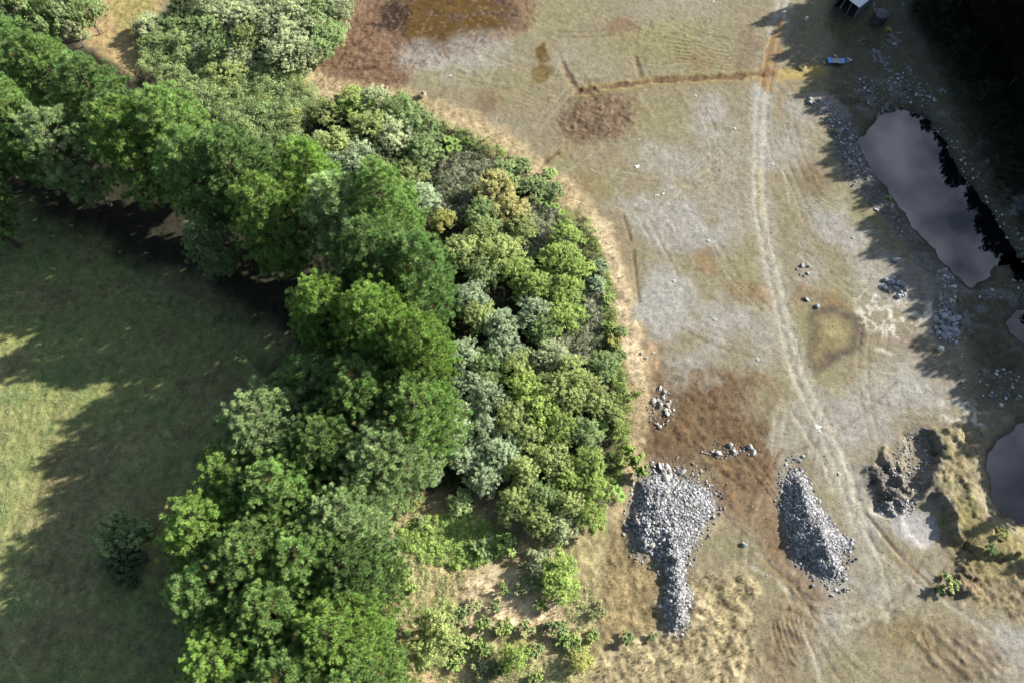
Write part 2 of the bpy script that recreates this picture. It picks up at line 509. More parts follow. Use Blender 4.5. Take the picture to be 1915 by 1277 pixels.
# brown tracts
for e, c, op in (((905, 190, 26, 26, 30), (128, 100, 74), .7), ((1395, 90, 16, 44, 10), (124, 100, 84), .7), ((1520, 335, 20, 30, 0), (120, 96, 74), .75), ((1316, 490, 20, 22, 0), (142, 112, 76), .85), ((1405, 545, 26, 18, 0), (140, 112, 82), .7),
                 ((1433, 552, 14, 20, 0), (168, 142, 112), .9), ((1300, 120, 22, 12, 0), (136, 110, 80), .6), ((1100, 350, 40, 14, 20), (140, 112, 66), .6), ((1540, 560, 44, 12, 20), (136, 104, 66), .8), ((1160, 470, 12, 80, -8), (148, 122, 90), .5), ((1210, 650, 60, 12, 0), (140, 118, 82), .4),
                 ((1340, 700, 30, 20, 0), (140, 116, 86), .5), ((1440, 730, 14, 12, 0), (126, 100, 70), .5), ((1700, 635, 30, 24, 30), (136, 118, 102), .7), ((1745, 690, 20, 12, 20), (146, 128, 104), .5)):
    patch(ell(*e), c, 1.5, 1.6, op * 0.8, fine=1.1, var=0.2)
# rush bed and ditches
patch(pxpoly([(1062, 178), (1120, 165), (1165, 185), (1190, 215), (1170, 245), (1140, 258), (1090, 268), (1062, 262), (1048, 225)]), (124, 103, 80), 3.2, 2.4, lump=1.3, fine=1.6, var=0.3)
stroke([(1085, 172), (1160, 162), (1240, 152), (1320, 148), (1420, 141)], 3.0, (160, 146, 94), 0.8, 0.8, 0.5, depth=0.12)
stroke([(1080, 172), (1160, 160), (1240, 151), (1320, 147), (1424, 140)], 1.3, (120, 86, 64), 0.6, 0.85, 0.5, var=0.3, depth=-0.3)
stroke([(1052, 118), (1060, 136), (1070, 154), (1084, 170)], 1.1, (124, 94, 70), 0.5, 0.8, depth=-0.22)
stroke([(1190, 110), (1197, 145)], 0.9, (126, 104, 74), 0.5, 0.6, depth=-0.15)
stroke([(1075, 262), (1045, 288), (1010, 308), (1003, 316)], 2.2, (158, 138, 98), 0.7, 0.6, 0.6, var=0.25)
stroke([(1040, 288), (1008, 310)], 1.1, (108, 80, 56), 0.5, 0.85, depth=-0.3)
stroke([(1455, 142), (1500, 136), (1535, 132)], 3.4, (178, 156, 92), 0.7, 0.85)
# reddish brown wet tract by the stone heaps
w, m = patch(pxpoly([(1222, 668), (1250, 690), (1225, 740), (1240, 760), (1320, 718), (1390, 715), (1405, 760), (1408, 815), (1438, 865), (1410, 930), (1455, 990), (1440, 1010), (1380, 960), (1330, 900), (1270, 875), (1215, 855), (1200, 800), (1205, 740), (1210, 690)]), (130, 108, 78), 3.4, 3.8, lump=0.9, var=0.25, fine=0.8)
paint(w, m * sstep(-0.3, 0.5, n6[w] + 0.8 * n2[w]), (106, 84, 60), 0.75, 0.4)
paint(w, m * sstep(0.3, 0.8, -n6[w] + 0.5 * n2[w]), (144, 112, 66), 0.6)
patch(ell(1245, 850, 20, 14, -30), (112, 74, 54), 0.9, 0.8, 0.45, wet=0.4)
patch(pxpoly([(1320, 890), (1440, 860), (1470, 960), (1490, 1030), (1560, 1130), (1480, 1100), (1400, 1000), (1350, 960)]), (138, 112, 84), 1.8, 1.2, 0.7)
patch(pxpoly([(1455, 1090), (1510, 1110), (1520, 1190), (1490, 1277), (1430, 1300), (1420, 1240), (1440, 1150)]), (138, 120, 90), 2.4, 2.2, 0.75, lump=0.9)
patch(ell(1320, 980, 34, 22, 0), (176, 160, 122), 0.9, 0.8, 0.7)
w, m = region(pxpoly([(1222, 680), (1320, 718), (1385, 715), (1408, 765), (1398, 820), (1432, 865), (1412, 930), (1380, 950), (1270, 875), (1205, 800), (1210, 690)]), 2.6, 3.0, 0.8)
paint(w, m * sstep(0.05, 0.5, n1[w] + 0.3 * n2[w]), (82, 62, 44), 0.6)
paint(w, m * sstep(0.3, 0.7, -n1[w]), (156, 128, 90), 0.5)
w, m = region(pxpoly([(655, -40), (640, 80), (590, 135), (640, 182), (720, 182), (800, 120), (990, 60), (1000, -40)]), 1.5, 2.0)
paint(w, m * sstep(0.1, 0.5, n1[w] + 0.3 * n2[w]), (100, 76, 58), 0.6)
paint(w, m * sstep(0.3, 0.7, -n1[w]), (166, 138, 108), 0.5)
# round muddy puddle
patch(pxpoly([(1520, 575), (1560, 572), (1600, 590), (1618, 625), (1608, 660), (1570, 675), (1545, 690), (1525, 705), (1505, 690), (1512, 640)]), (92, 78, 60), 0.9, 0.7, 1.0, wet=0.2)
patch(pxpoly([(1535, 590), (1570, 588), (1592, 610), (1598, 635), (1575, 655), (1545, 660), (1530, 690), (1515, 688), (1522, 640), (1525, 610)]), (138, 124, 80), 1.4, 1.0, 0.9, wet=0.25, lump=0.1)
patch(ell(1565, 615, 26, 22, 20), (152, 140, 92), 1.4, 1.0, 0.8)
# ---- track
TRACK = [(1478, -60), (1468, 0), (1452, 60), (1437, 130), (1428, 180), (1422, 250), (1420, 330), (1423, 400), (1437, 470), (1455, 545), (1472, 620), (1490, 690), (1515, 745), (1545, 805), (1572, 870), (1592, 930), (1612, 985)]
stroke(TRACK, 3.8, (174, 168, 150), 1.4, 0.75, 0.7)


def offs(pts, off):
    """polyline in pixels moved sideways by off metres."""
    q = np.array(pxpoly(pts)); t = np.gradient(q, axis=0); t /= np.linalg.norm(t, axis=1)[:, None]
    q = q + np.stack([-t[:, 1], t[:, 0]], 1) * off
    return q


def wstroke(q, width, c, soft=0.25, op=1.0, warp=0.12, depth=0.0, wet=0.0):
    w = window(q, width + 2)
    d = linedist(q, GX[w], GY[w]) + warp * n2[w]
    m = 1 - sstep(width / 2 - soft, width / 2 + soft, d)
    paint(w, m, c, op)
    Z[w] += depth * m
    if wet: WET[w] = np.maximum(WET[w], m * wet)


for o in (-0.95, 0.95):
    wstroke(offs(TRACK, o), 0.8, (192, 184, 164), op=0.55, depth=-0.07, soft=0.4, warp=0.3)
wstroke(offs(TRACK[3:8], 0.1), 0.7, (196, 176, 124), op=0.55)
stroke([(1432, 215), (1440, 290), (1470, 330), (1478, 380)], 0.6, (180, 172, 150), 0.3, 0.6, depth=-0.05)
stroke([(1420, 170), (1424, 230), (1430, 310)], 3.4, (176, 172, 160), 1.0, 0.7)
# flooded part of the track
patch(pxpoly([(1462, 30), (1468, 45), (1460, 90), (1455, 130), (1450, 175), (1435, 178), (1420, 160), (1418, 130), (1430, 95), (1446, 55)]), (146, 112, 60), 0.9, 0.6, 0.85, fine=0.7, wet=0.5, lump=0.0, var=0.25)
patch(ell(1435, 138, 16, 8, 0), (112, 76, 34), 0.6, 0.3, 0.8, wet=0.5)
# tracks at the bottom
for pts, wd in (([(1600, 960), (1640, 1030), (1700, 1080), (1760, 1120), (1850, 1180)], .6), ([(1615, 955), (1665, 1020), (1720, 1065), (1800, 1120)], .6), ([(1620, 990), (1650, 1060), (1670, 1130), (1660, 1180)], .6),
                ([(1400, 1055), (1450, 1080), (1490, 1120), (1520, 1150)], .6), ([(1420, 1035), (1470, 1070), (1510, 1120)], .6), ([(1540, 1140), (1580, 1150), (1630, 1135), (1660, 1125)], .7), ([(1545, 1160), (1600, 1170), (1660, 1145)], .6),
                ([(1500, 1160), (1520, 1220), (1545, 1290)], .6), ([(1535, 800), (1570, 830), (1600, 900), (1600, 960)], .8), ([(1480, 770), (1540, 860), (1560, 920)], .5), ([(1130, 520), (1185, 530), (1196, 560)], .0)):
    if wd: stroke(pts, wd, (184, 176, 156), 0.35, 0.65, 0.3, depth=-0.07)
for pts in ([(1620, 960), (1680, 1035), (1760, 1110)], [(1480, 1085), (1510, 1130), (1530, 1150)], [(1430, 1045), (1490, 1100)], [(1185, 470), (1192, 540), (1196, 565)], [(1165, 400), (1180, 450)], [(1345, 880), (1400, 920), (1440, 880), (1460, 840)]):
    stroke(pts, 0.5, (118, 96, 66), 0.25, 0.8, 0.1, depth=-0.1)


def ruts(poly, ang, spacing, amp, c=None, op=0.5, curve=0.0):
    """Parallel wheel or digger ruts inside a soft patch: real relief, a little earth colour."""
    w, m = region(poly, 1.2, 0.6, 0.4)
    x, y = GX[w], GY[w]; a = math.radians(ang)
    q = np.asarray(poly); cx, cy = q[:, 0].mean(), q[:, 1].mean()
    s = (x - cx) * math.cos(a) + (y - cy) * math.sin(a); t = -(x - cx) * math.sin(a) + (y - cy) * math.cos(a)
    ph = (s + curve * t * t + 0.8 * n6[w] + 0.15 * n2[w]) / spacing * 2 * math.pi
    g = 0.5 + 0.5 * np.sin(ph)
    brk = sstep(-0.1, 0.5, n6[w] + 0.6 * n2[w] + 0.15) * (0.55 + 0.45 * np.clip(n1[w] + .5, 0, 1))
    g = np.clip(g + 0.25 * n2[w], 0, 1)
    Z[w] += amp * (g - 0.5) * m * brk
    if c is not None: paint(w, m * sstep(0.5, 0.9, 1 - g) * brk, c, op)


ruts(ell(1240, 95, 55, 34, 0), 100, 1.1, 0.14, (120, 106, 66), .4, 0.03)
ruts(ell(1330, 90, 60, 40, 0), 70, 1.0, 0.10, (124, 112, 70), .3, -0.02)
ruts(ell(1310, 320, 60, 30, -30), 130, 0.9, 0.08, (130, 112, 80), .4)
ruts(ell(1050, 210, 90, 40, 20), 60, 1.2, 0.07, (128, 112, 80), .3)
ruts(ell(1600, 650, 14, 46, 15), 10, 0.7, 0.14, (92, 76, 58), .6)
ruts(ell(1470, 1175, 30, 50, 0), 15, 0.8, 0.22, (114, 96, 70), .5, 0.02)
ruts(ell(1480, 1250, 26, 26, 0), 20, 0.8, 0.18, (114, 96, 70), .5)
ruts(ell(1410, 930, 50, 60, 20), 25, 0.9, 0.12, (108, 84, 58), .5, 0.02)
ruts(ell(1700, 1200, 40, 40, 0), 30, 0.7, 0.12, (112, 92, 64), .5)
ruts(ell(1790, 1220, 80, 44, 30), 40, 1.7, 0.22, (114, 98, 74), .5)
patch(ell(1800, 1262, 18, 14, 0), (64, 54, 42), 0.7, 0.6, 0.8)
ruts(ell(1540, 385, 30, 16, 30), 60, 0.8, 0.12, (116, 100, 60), .5)
ruts(ell(1680, 1060, 40, 30, 0), 60, 0.7, 0.08, (126, 108, 74), .4)
ruts(ell(1600, 1150, 60, 34, 0), 100, 0.8, 0.06, (190, 180, 156), .4, 0.02)
ruts(ell(1250, 440, 30, 40, 0), 20, 1.4, 0.04, (136, 118, 86), .3)
patch(ell(1795, 1215, 90, 44, 28), (136, 120, 94), 2.4, 2.4, 0.7, lump=1.1)
patch(ell(1690, 1190, 50, 40, 0), (132, 112, 74), 1.6, 1.2, 0.5)
# pale limey scrawls
for e, th in (((1650, 590, 52, 34, 40), 0.25), ((1700, 605, 20, 18, 0), 0.15), ((1650, 660, 44, 14, -20), 0.3), ((1720, 570, 50, 26, 30), 0.5), ((1800, 775, 52, 26, 20), 0.3), ((1790, 830, 40, 14, 20), 0.5), ((1790, 610, 20, 30, 0), 0.5)):
    w, m = region(ell(*e), 1.0, 0.8, 0.4)
    sk = np.abs(fbm(GX[w], GY[w], 3.2, 4, 21))
    paint(w, m * (1 - sstep(0.05, th, sk)), (222, 214, 196), 0.8)
# ---- dry rim along the wood, and dry land at the bottom
RIM = [(566, 130), (600, 160), (680, 176), (760, 188), (830, 210), (900, 240), (965, 280), (1000, 318), (1050, 345), (1090, 400), (1125, 450), (1150, 520), (1165, 590), (1180, 650), (1190, 700), (1190, 760), (1185, 830), (1180, 900), (1165, 960)]
stroke(RIM, 5.4, (200, 178, 136), 1.3, 0.9, 1.2, var=0.3)
stroke([(1110, 420), (1140, 480), (1160, 560), (1180, 640), (1195, 700)], 3.6, (222, 200, 162), 1.0, 0.85, 1.0, var=0.3)
stroke([(1060, 400), (1100, 460), (1128, 540), (1140, 620), (1160, 720), (1160, 800), (1150, 900)], 2.6, (120, 128, 66), 0.9, 0.8, 0.8)
patch(ell(1215, 675, 14, 30, 10), (186, 160, 124), 0.8, 0.5, 0.8)
patch(pxpoly([(1190, 960), (1200, 1010), (1240, 1060), (1248, 1170), (1180, 1190), (1110, 1230), (1120, 1100), (1140, 980)]), (162, 143, 102), 1.4, 1.8, 0.95, lump=1.0, var=0.3)
patch(pxpoly([(1270, 1180), (1290, 1070), (1390, 1070), (1420, 1090), (1415, 1180), (1400, 1290), (1380, 1330), (1100, 1330), (1110, 1230), (1180, 1190)]), (184, 168, 128), 1.6, 1.6, 0.95, lump=1.7, var=0.25)
patch(pxpoly([(700, 930), (800, 930), (940, 980), (1000, 1010), (1130, 960), (1120, 1240), (1080, 1330), (720, 1330), (720, 1130)]), (180, 166, 120), 1.6, 1.4, 0.95, lump=1.0, var=0.25)
patch(pxpoly([(840, 1072), (900, 1058), (960, 1074), (1005, 1112), (1075, 1148), (1030, 1180), (950, 1172), (920, 1200), (850, 1180), (850, 1120)]), (236, 214, 172), 1.2, 1.6, 1.0, var=0.2)
patch(ell(730, 930, 26, 30, 20), (196, 172, 112), 0.9, 0.8, 0.8)
patch(ell(730, 1115, 18, 26, 0), (208, 170, 132), 0.7, 0.5, 0.9)
patch(ell(830, 1265, 60, 16, 0), (206, 178, 132), 0.9, 0.8, 0.8)
patch(ell(1010, 1195, 40, 30, 20), (190, 164, 118), 0.9, 0.8, 0.8)
# ---- right: shaded yard, banks, grassland
patch(pxpoly([(1540, -60), (1560, 60), (1540, 110), (1560, 160), (1540, 230), (1580, 300), (1640, 380), (1760, 520), (1800, 640), (1840, 760), (2200, 760), (2200, -200), (1540, -200)]), (112, 106, 84), 2.0, 1.5, 1.0)  # darker earth where the conifers' shadow falls: shade put into the colour
patch(pxpoly([(1700, -200), (1720, 60), (1760, 160), (1830, 300), (1900, 420), (2100, 600), (2300, 600), (2300, -200)]), (74, 72, 52), 2.0, 1.5, 1.0, lump=1.0)  # ground under and behind the row painted dark, as if fully shaded
patch(ell(1600, 60, 60, 30, 20), (92, 92, 58), 1.5, 1.5, 0.7)
patch(pxpoly([(1540, 190), (1590, 220), (1640, 330), (1700, 420), (1760, 500), (1800, 540), (1790, 620), (1750, 600), (1740, 520), (1660, 420), (1580, 330)]), (124, 120, 112), 0.9, 0.8, 0.9)
patch(ell(1555, 200, 40, 18, 30), (170, 162, 148), 0.9, 0.8, 0.8)
patch(ell(1705, 530, 50, 34, 30), (156, 148, 134), 1.2, 1.0, 0.8)
GRASSR = pxpoly([(1730, 805), (1800, 800), (1835, 860), (1830, 930), (1850, 985), (1960, 985), (1990, 1140), (1860, 1150), (1800, 1110), (1780, 1040), (1772, 960), (1740, 920)])
w, m = patch(GRASSR, (154, 144, 108), 1.6, 2.0, 0.8, fine=1.0, lump=1.9, var=0.3)
paint(w, m * sstep(-0.1, 0.6, n6[w] + 0.5 * n2[w]), (132, 116, 88), 0.7, 0.2)
paint(w, m * sstep(0.2, 0.7, n2[w] - 0.4 * n6[w]), (146, 136, 90), 0.5, 0.2)
patch(ell(1790, 960, 30, 34, 30), (148, 140, 80), 1.2, 1.4, 0.6)
patch(ell(1860, 1030, 60, 40, 0), (140, 130, 84), 1.4, 1.6, 0.7, var=0.3)
patch(ell(1780, 1100, 40, 40, 0), (128, 110, 84), 1.4, 1.6, 0.7, lump=1.8, var=0.3)
patch(ell(1670, 900, 44, 40, 20), (116, 108, 98), 1.4, 1.6, 0.85, lump=2.4, var=0.35)
patch(ell(1712, 985, 44, 34, 20), (172, 168, 162), 0.8, 0.7, 0.95, lump=0.2)
patch(ell(1700, 850, 14, 40, 5), (156, 146, 128), 0.7, 0.5, 0.9)

# ---- relief
def hill(poly, slope, top, soft=0.5):
    w = window(poly, 3)
    d = sdf(poly, GX[w], GY[w]) + 0.55 * n2[w] + 0.35 * n6[w]
    h = np.clip(d, 0, None) * slope
    h = top * (1 - np.exp(-h / top)) * (1 + 0.14 * n6[w] + 0.10 * n2[w])
    Z[w] += h
    return w, sstep(-0.2, 0.5, d)


HEAP1 = pxpoly([(1190, 940), (1200, 905), (1225, 885), (1262, 893), (1300, 905), (1328, 922), (1335, 950), (1315, 985), (1290, 1030), (1272, 1062), (1230, 1045), (1195, 1020), (1184, 980)])
TAIL1 = pxpoly([(1236, 1030), (1276, 1035), (1283, 1080), (1292, 1120), (1286, 1160), (1265, 1178), (1248, 1165), (1240, 1120), (1246, 1080)])
HEAP2 = pxpoly([(1466, 900), (1478, 876), (1500, 876), (1515, 910), (1535, 945), (1562, 985), (1592, 1008), (1598, 1030), (1575, 1050), (1585, 1078), (1560, 1085), (1520, 1065), (1490, 1040), (1468, 1000), (1458, 950)])
_c = np.mean(HEAP2, 0); HEAP2 = [tuple(_c + (np.array(p) - _c) * np.array([0.88, 0.96])) for p in HEAP2]
HEAP3 = pxpoly([(1752, 585), (1768, 578), (1784, 590), (1792, 615), (1790, 635), (1768, 638), (1752, 625)])
for hp, sl, tp in ((HEAP1, 0.75, 2.4), (TAIL1, 1.2, 2.8), (HEAP2, 1.0, 3.8), (HEAP3, 0.6, 1.2)):
    w, m = hill(hp, sl, tp)
    paint(w, m, (150, 151, 155), 0.95, 0.2)
w, m = region(pxpoly([(1752, 510), (1768, 500), (1784, 512), (1784, 580), (1752, 580)]), 0.5, 0.4)
Z[w] += m * 0.5; paint(w, m, (158, 150, 132), 0.8)

# excavated scarp: higher ground with a sharp edge to the west
SCARP = pxpoly([(1724, 800), (1745, 826), (1746, 850), (1739, 878), (1726, 905), (1720, 930), (1745, 924), (1766, 944), (1778, 972), (1777, 995), (1786, 1012), (1812, 1030), (1850, 1045), (1900, 1040), (1940, 1010), (1900, 985), (1850, 960), (1830, 860), (1790, 800)])
w = window(SCARP, 3)
d = sdf(SCARP, GX[w], GY[w]) + 0.25 * n2[w]
Z[w] += 1.35 * (1 + 0.25 * n2[w]) * sstep(-0.2, 0.55, d + 0.3 * n1[w]) * (0.35 + 0.65 * np.exp(-(np.clip(d, 0, None) / 5.5) ** 2))
for cx, cy, rx, ry, rot, hh in ((1668, 878, 10, 40, -25, 1.1), (1690, 890, 8, 34, -25, 1.2), (1648, 905, 9, 30, -15, 1.0), (1664, 924, 16, 12, 0, 1.5), (1694, 838, 8, 20, 0, 0.8), (1800, 1088, 14, 22, 10, 1.1), (1680, 945, 18, 8, 0, 0.9), (1735, 938, 8, 8, 0, .4)):
    w, m = region(ell(cx, cy, rx, ry, rot), 0.8, 1.1, 0.8)
    Z[w] += hh * 0.8 * m * (1 + 0.5 * n2[w] + 0.35 * n1[w])
w, m = region(pxpoly([(1688, 810), (1724, 806), (1740, 840), (1722, 900), (1700, 930), (1680, 920), (1690, 860)]), 0.8, 0.4); Z[w] -= 0.55 * m
w, m = region(ell(1660, 945, 26, 16, 10), 0.7, 0.4); Z[w] -= 0.7 * m
w, m = region(pxpoly([(1690, 950), (1745, 935), (1772, 975), (1768, 1010), (1730, 1020), (1700, 1000)]), 0.8, 0.4); Z[w] -= 0.55 * m

stroke([(1722, 806), (1744, 832), (1742, 870), (1724, 915), (1750, 930), (1772, 955), (1778, 990)], 2.0, (132, 124, 112), 0.7, 0.85, 0.9, 0.3)
for hp in (HEAP1, TAIL1, HEAP2):
    c_ = np.mean(hp, 0); w, m = region([tuple(c_ + (np.array(p) - c_) * 1.12) for p in hp], 1.6, 1.6, 0.8); paint(w, m, (140, 138, 132), 0.55, 0.25)
BANKZ = pxpoly([(1570, 170), (1700, 150), (1800, 230), (1880, 330), (1990, 470), (1990, 700), (1850, 720), (1800, 640), (1780, 560), (1640, 390), (1560, 260)])
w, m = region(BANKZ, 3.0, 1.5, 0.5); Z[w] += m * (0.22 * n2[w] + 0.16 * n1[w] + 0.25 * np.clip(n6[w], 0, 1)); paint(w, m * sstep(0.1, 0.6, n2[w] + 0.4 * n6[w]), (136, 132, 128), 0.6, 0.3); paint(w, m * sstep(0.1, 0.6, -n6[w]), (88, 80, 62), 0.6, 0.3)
POND_Z = -1.3
POND1 = pxpoly([(1608, 268), (1625, 235), (1650, 215), (1680, 206), (1708, 208), (1730, 222), (1752, 245), (1775, 280), (1800, 322), (1832, 365), (1868, 415), (1898, 470), (1896, 492), (1862, 500), (1848, 520), (1818, 535), (1785, 512), (1742, 462), (1700, 410), (1662, 362), (1628, 312)], POND_Z)
POND2 = pxpoly([(1888, 500), (1900, 488), (1980, 480), (1990, 545), (1925, 535), (1895, 525)], POND_Z)
POND3 = pxpoly([(1884, 605), (1905, 585), (1990, 560), (2010, 650), (1920, 645), (1890, 625)], POND_Z)
POND4 = pxpoly([(1846, 850), (1866, 822), (1915, 792), (2000, 770), (2010, 990), (1905, 978), (1872, 966), (1852, 920), (1846, 885)], POND_Z)
for pd in (POND1, POND2, POND3, POND4):
    w = window(pd, 8)
    d = sdf(pd, GX[w], GY[w]) + 0.45 * n2[w] + 0.75 * n6[w]
    prof = np.where(d > 0, POND_Z - 0.5 * np.minimum(d, 3), POND_Z - 0.62 * d)
    k = 0.35
    Z[w] = -np.log(np.exp(-Z[w] / k) + np.exp(-np.clip(prof, -4, 6) / k)) * k
    paint(w, sstep(-1.5, 0.2, d), (84, 78, 66), 0.8)

# stray tyre marks over the floor
_tm = random.Random(99)
for px, py, L, a0, cv in [(1200, 330, 22, 20, .02), (1330, 260, 18, 70, -.03), (1290, 340, 24, 150, .02), (1350, 330, 20, 160, .015), (1380, 520, 18, 80, .03), (1230, 460, 20, 70, 0), (1500, 300, 20, 95, .01), (1480, 340, 22, 80, -.01), (1120, 60, 20, 10, .03), (1240, 60, 24, 170, -.04),
                          (1260, 120, 22, 20, .05), (1040, 200, 16, 130, .01), (1090, 310, 14, 140, .01), (1560, 520, 16, 60, .02), (1620, 720, 24, 110, .02), (1580, 780, 26, 130, -.02), (1660, 760, 20, 40, .04), (1700, 680, 18, 0, .03), (1560, 1130, 20, 10, .03), (1580, 1160, 24, 175, -.02),
                          (1640, 1140, 18, 150, .02), (1540, 1200, 18, 80, .02), (1600, 1230, 20, 60, .03), (1690, 1090, 20, 135, 0), (1740, 1130, 22, 140, .01), (1400, 990, 16, 120, .03), (1450, 1050, 18, 140, .01), (1500, 1140, 16, 100, .04), (1370, 960, 14, 60, .04), (1430, 900, 14, 50, -.04),
                          (1470, 760, 20, 120, .02), (1510, 860, 22, 115, 0), (1350, 640, 16, 30, .03), (1200, 90, 18, 120, .05), (1300, 60, 16, 40, .05), (980, 130, 16, 30, .02), (900, 150, 14, 20, .02)]:
    x, y, _ = P(px, py); a = math.radians(-a0 + _tm.uniform(-8, 8)); q = []
    for k in range(14):
        q.append((x, y)); x += math.cos(a) * L / 14; y += math.sin(a) * L / 14; a += cv * L / 14
    q = np.array(q); q -= (q.mean(0) - q[0]); t_ = np.gradient(q, axis=0); t_ /= np.linalg.norm(t_, axis=1)[:, None]; nn = np.stack([-t_[:, 1], t_[:, 0]], 1)
    for o_ in (-.8, .8):
        lc_ = (178, 166, 136) if _tm.random() < .5 else (118, 102, 74)
        wstroke(q + nn * o_, 0.42, lc_, soft=0.2, op=_tm.uniform(.2, .45), warp=0.3, depth=-0.05)
# tussocks and micro-relief
n05 = fbm(GX, GY, 0.55, 2, 9) * _far
Z += 0.022 * n05 * (1 - np.clip(WET, 0, 1))
C *= (1 + 0.10 * n05)[..., None]
Z += RGH * (0.10 * n2 + 0.09 * n1) + 0.05 * n6 * RGH + 0.02 * n1
quiet = sstep(0.3, 0.8, WET)
Z -= quiet * RGH * (0.09 * n1)
# earth colour of the tussocky parts: darker in the hollows, lighter on the tops
C *= (1 + 0.16 * np.clip(n1, -1, 1) * np.clip(RGH, 0, 1.2))[..., None]
C = np.clip(C, 0.004, 0.8)


def ground_z(x, y):
    i = np.clip(np.searchsorted(AX, x) - 1, 0, len(AX) - 2); j = np.clip(np.searchsorted(AY, y) - 1, 0, len(AY) - 2)
    fx = (x - AX[i]) / (AX[i + 1] - AX[i]); fy = (y - AY[j]) / (AY[j + 1] - AY[j])
    return (Z[j, i] * (1 - fx) + Z[j, i + 1] * fx) * (1 - fy) + (Z[j + 1, i] * (1 - fx) + Z[j + 1, i + 1] * fx) * fy


def gz(x, y):
    return float(ground_z(np.array([x]), np.array([y]))[0])


ny, nx = SH
V = np.stack([GX, GY, Z], -1).reshape(-1, 3)
idx = np.arange(ny * nx).reshape(ny, nx)
Fq = np.stack([idx[:-1, :-1], idx[:-1, 1:], idx[1:, 1:], idx[1:, :-1]], -1).reshape(-1, 4)
gme = np_mesh('ground', V, Fq, smooth=True)
ca = gme.attributes.new('earth', 'FLOAT_COLOR', 'POINT')
ca.data.foreach_set('color', np.concatenate([C, np.ones(SH + (1,))], -1).astype(np.float32).ravel())
wa = gme.attributes.new('wet', 'FLOAT', 'POINT'); wa.data.foreach_set('value', WET.astype(np.float32).ravel())
gm = bpy.data.materials.new('ground_earth'); gm.use_nodes = True
t = gm.node_tree; b = t.nodes['Principled BSDF']
a1 = N(t, 'ShaderNodeAttribute', attribute_name='earth'); a2 = N(t, 'ShaderNodeAttribute', attribute_name='wet')
ge = N(t, 'ShaderNodeNewGeometry')
nA = N(t, 'ShaderNodeTexNoise'); nA.inputs['Scale'].default_value = 1.6; nA.inputs['Detail'].default_value = 6; nA.inputs['Roughness'].default_value = 0.85
nB = N(t, 'ShaderNodeTexNoise'); nB.inputs['Scale'].default_value = 0.55; nB.inputs['Detail'].default_value = 6
t.links.new(ge.outputs['Position'], nA.inputs['Vector']); t.links.new(ge.outputs['Position'], nB.inputs['Vector'])
mA = N(t, 'ShaderNodeMapRange'); mA.inputs[1].default_value = 0.32; mA.inputs[2].default_value = 0.68; mA.inputs[3].default_value = 0.72; mA.inputs[4].default_value = 1.28
mB = N(t, 'ShaderNodeMapRange'); mB.inputs[1].default_value = 0.3; mB.inputs[2].default_value = 0.7; mB.inputs[3].default_value = 0.88; mB.inputs[4].default_value = 1.12
t.links.new(nA.outputs['Fac'], mA.inputs[0]); t.links.new(nB.outputs['Fac'], mB.inputs[0])
mm = N(t, 'ShaderNodeMath', operation='MULTIPLY'); t.links.new(mA.outputs[0], mm.inputs[0]); t.links.new(mB.outputs[0], mm.inputs[1])
# small stones and bits strewn over the floor
vo = N(t, 'ShaderNodeTexVoronoi'); vo.inputs['Scale'].default_value = 1.1
t.links.new(ge.outputs['Position'], vo.inputs['Vector'])
nC = N(t, 'ShaderNodeTexNoise'); nC.inputs['Scale'].default_value = 3.2; nC.inputs['Detail'].default_value = 3; nC.inputs['Roughness'].default_value = 0.7
t.links.new(ge.outputs['Position'], nC.inputs['Vector'])
mC = N(t, 'ShaderNodeMapRange'); mC.inputs[1].default_value = 0.34; mC.inputs[2].default_value = 0.46; mC.inputs[3].default_value = 0.66; mC.inputs[4].default_value = 1.04
t.links.new(nC.outputs['Fac'], mC.inputs[0])
m5 = N(t, 'ShaderNodeMath', operation='MULTIPLY'); t.links.new(mm.outputs[0], m5.inputs[0]); t.links.new(mC.outputs[0], m5.inputs[1]); mm = m5
lt = N(t, 'ShaderNodeMath', operation='LESS_THAN'); lt.inputs[1].default_value = 0.10
t.links.new(vo.outputs['Distance'], lt.inputs[0])
sc = N(t, 'ShaderNodeVectorMath', operation='SCALE'); t.links.new(a1.outputs['Color'], sc.inputs[0]); t.links.new(mm.outputs[0], sc.inputs['Scale'])
cm = N(t, 'ShaderNodeMixRGB'); cm.inputs['Color2'].default_value = (0.30, 0.29, 0.27, 1)
l2 = N(t, 'ShaderNodeMath', operation='MULTIPLY'); l2.inputs[1].default_value = 0.45; t.links.new(lt.outputs[0], l2.inputs[0])
vs = N(t, 'ShaderNodeSeparateColor'); t.links.new(vo.outputs['Color'], vs.inputs[0])
gt = N(t, 'ShaderNodeMath', operation='GREATER_THAN'); gt.inputs[1].default_value = 0.7; t.links.new(vs.outputs[0], gt.inputs[0])
l3 = N(t, 'ShaderNodeMath', operation='MULTIPLY'); t.links.new(l2.outputs[0], l3.inputs[0]); t.links.new(gt.outputs[0], l3.inputs[1])
t.links.new(l3.outputs[0], cm.inputs['Fac']); t.links.new(sc.outputs[0], cm.inputs['Color1'])
t.links.new(cm.outputs[0], b.inputs['Base Color'])
rr = N(t, 'ShaderNodeMapRange'); rr.inputs[3].default_value = 0.95; rr.inputs[4].default_value = 0.12
t.links.new(a2.outputs['Fac'], rr.inputs[0]); t.links.new(rr.outputs[0], b.inputs['Roughness'])
b.inputs['Specular IOR Level'].default_value = 0.3
bp = N(t, 'ShaderNodeBump'); bp.inputs['Distance'].default_value = 0.10
bs = N(t, 'ShaderNodeMapRange'); bs.inputs[3].default_value = 0.7; bs.inputs[4].default_value = 0.02
t.links.new(a2.outputs['Fac'], bs.inputs[0]); t.links.new(bs.outputs[0], bp.inputs['Strength'])
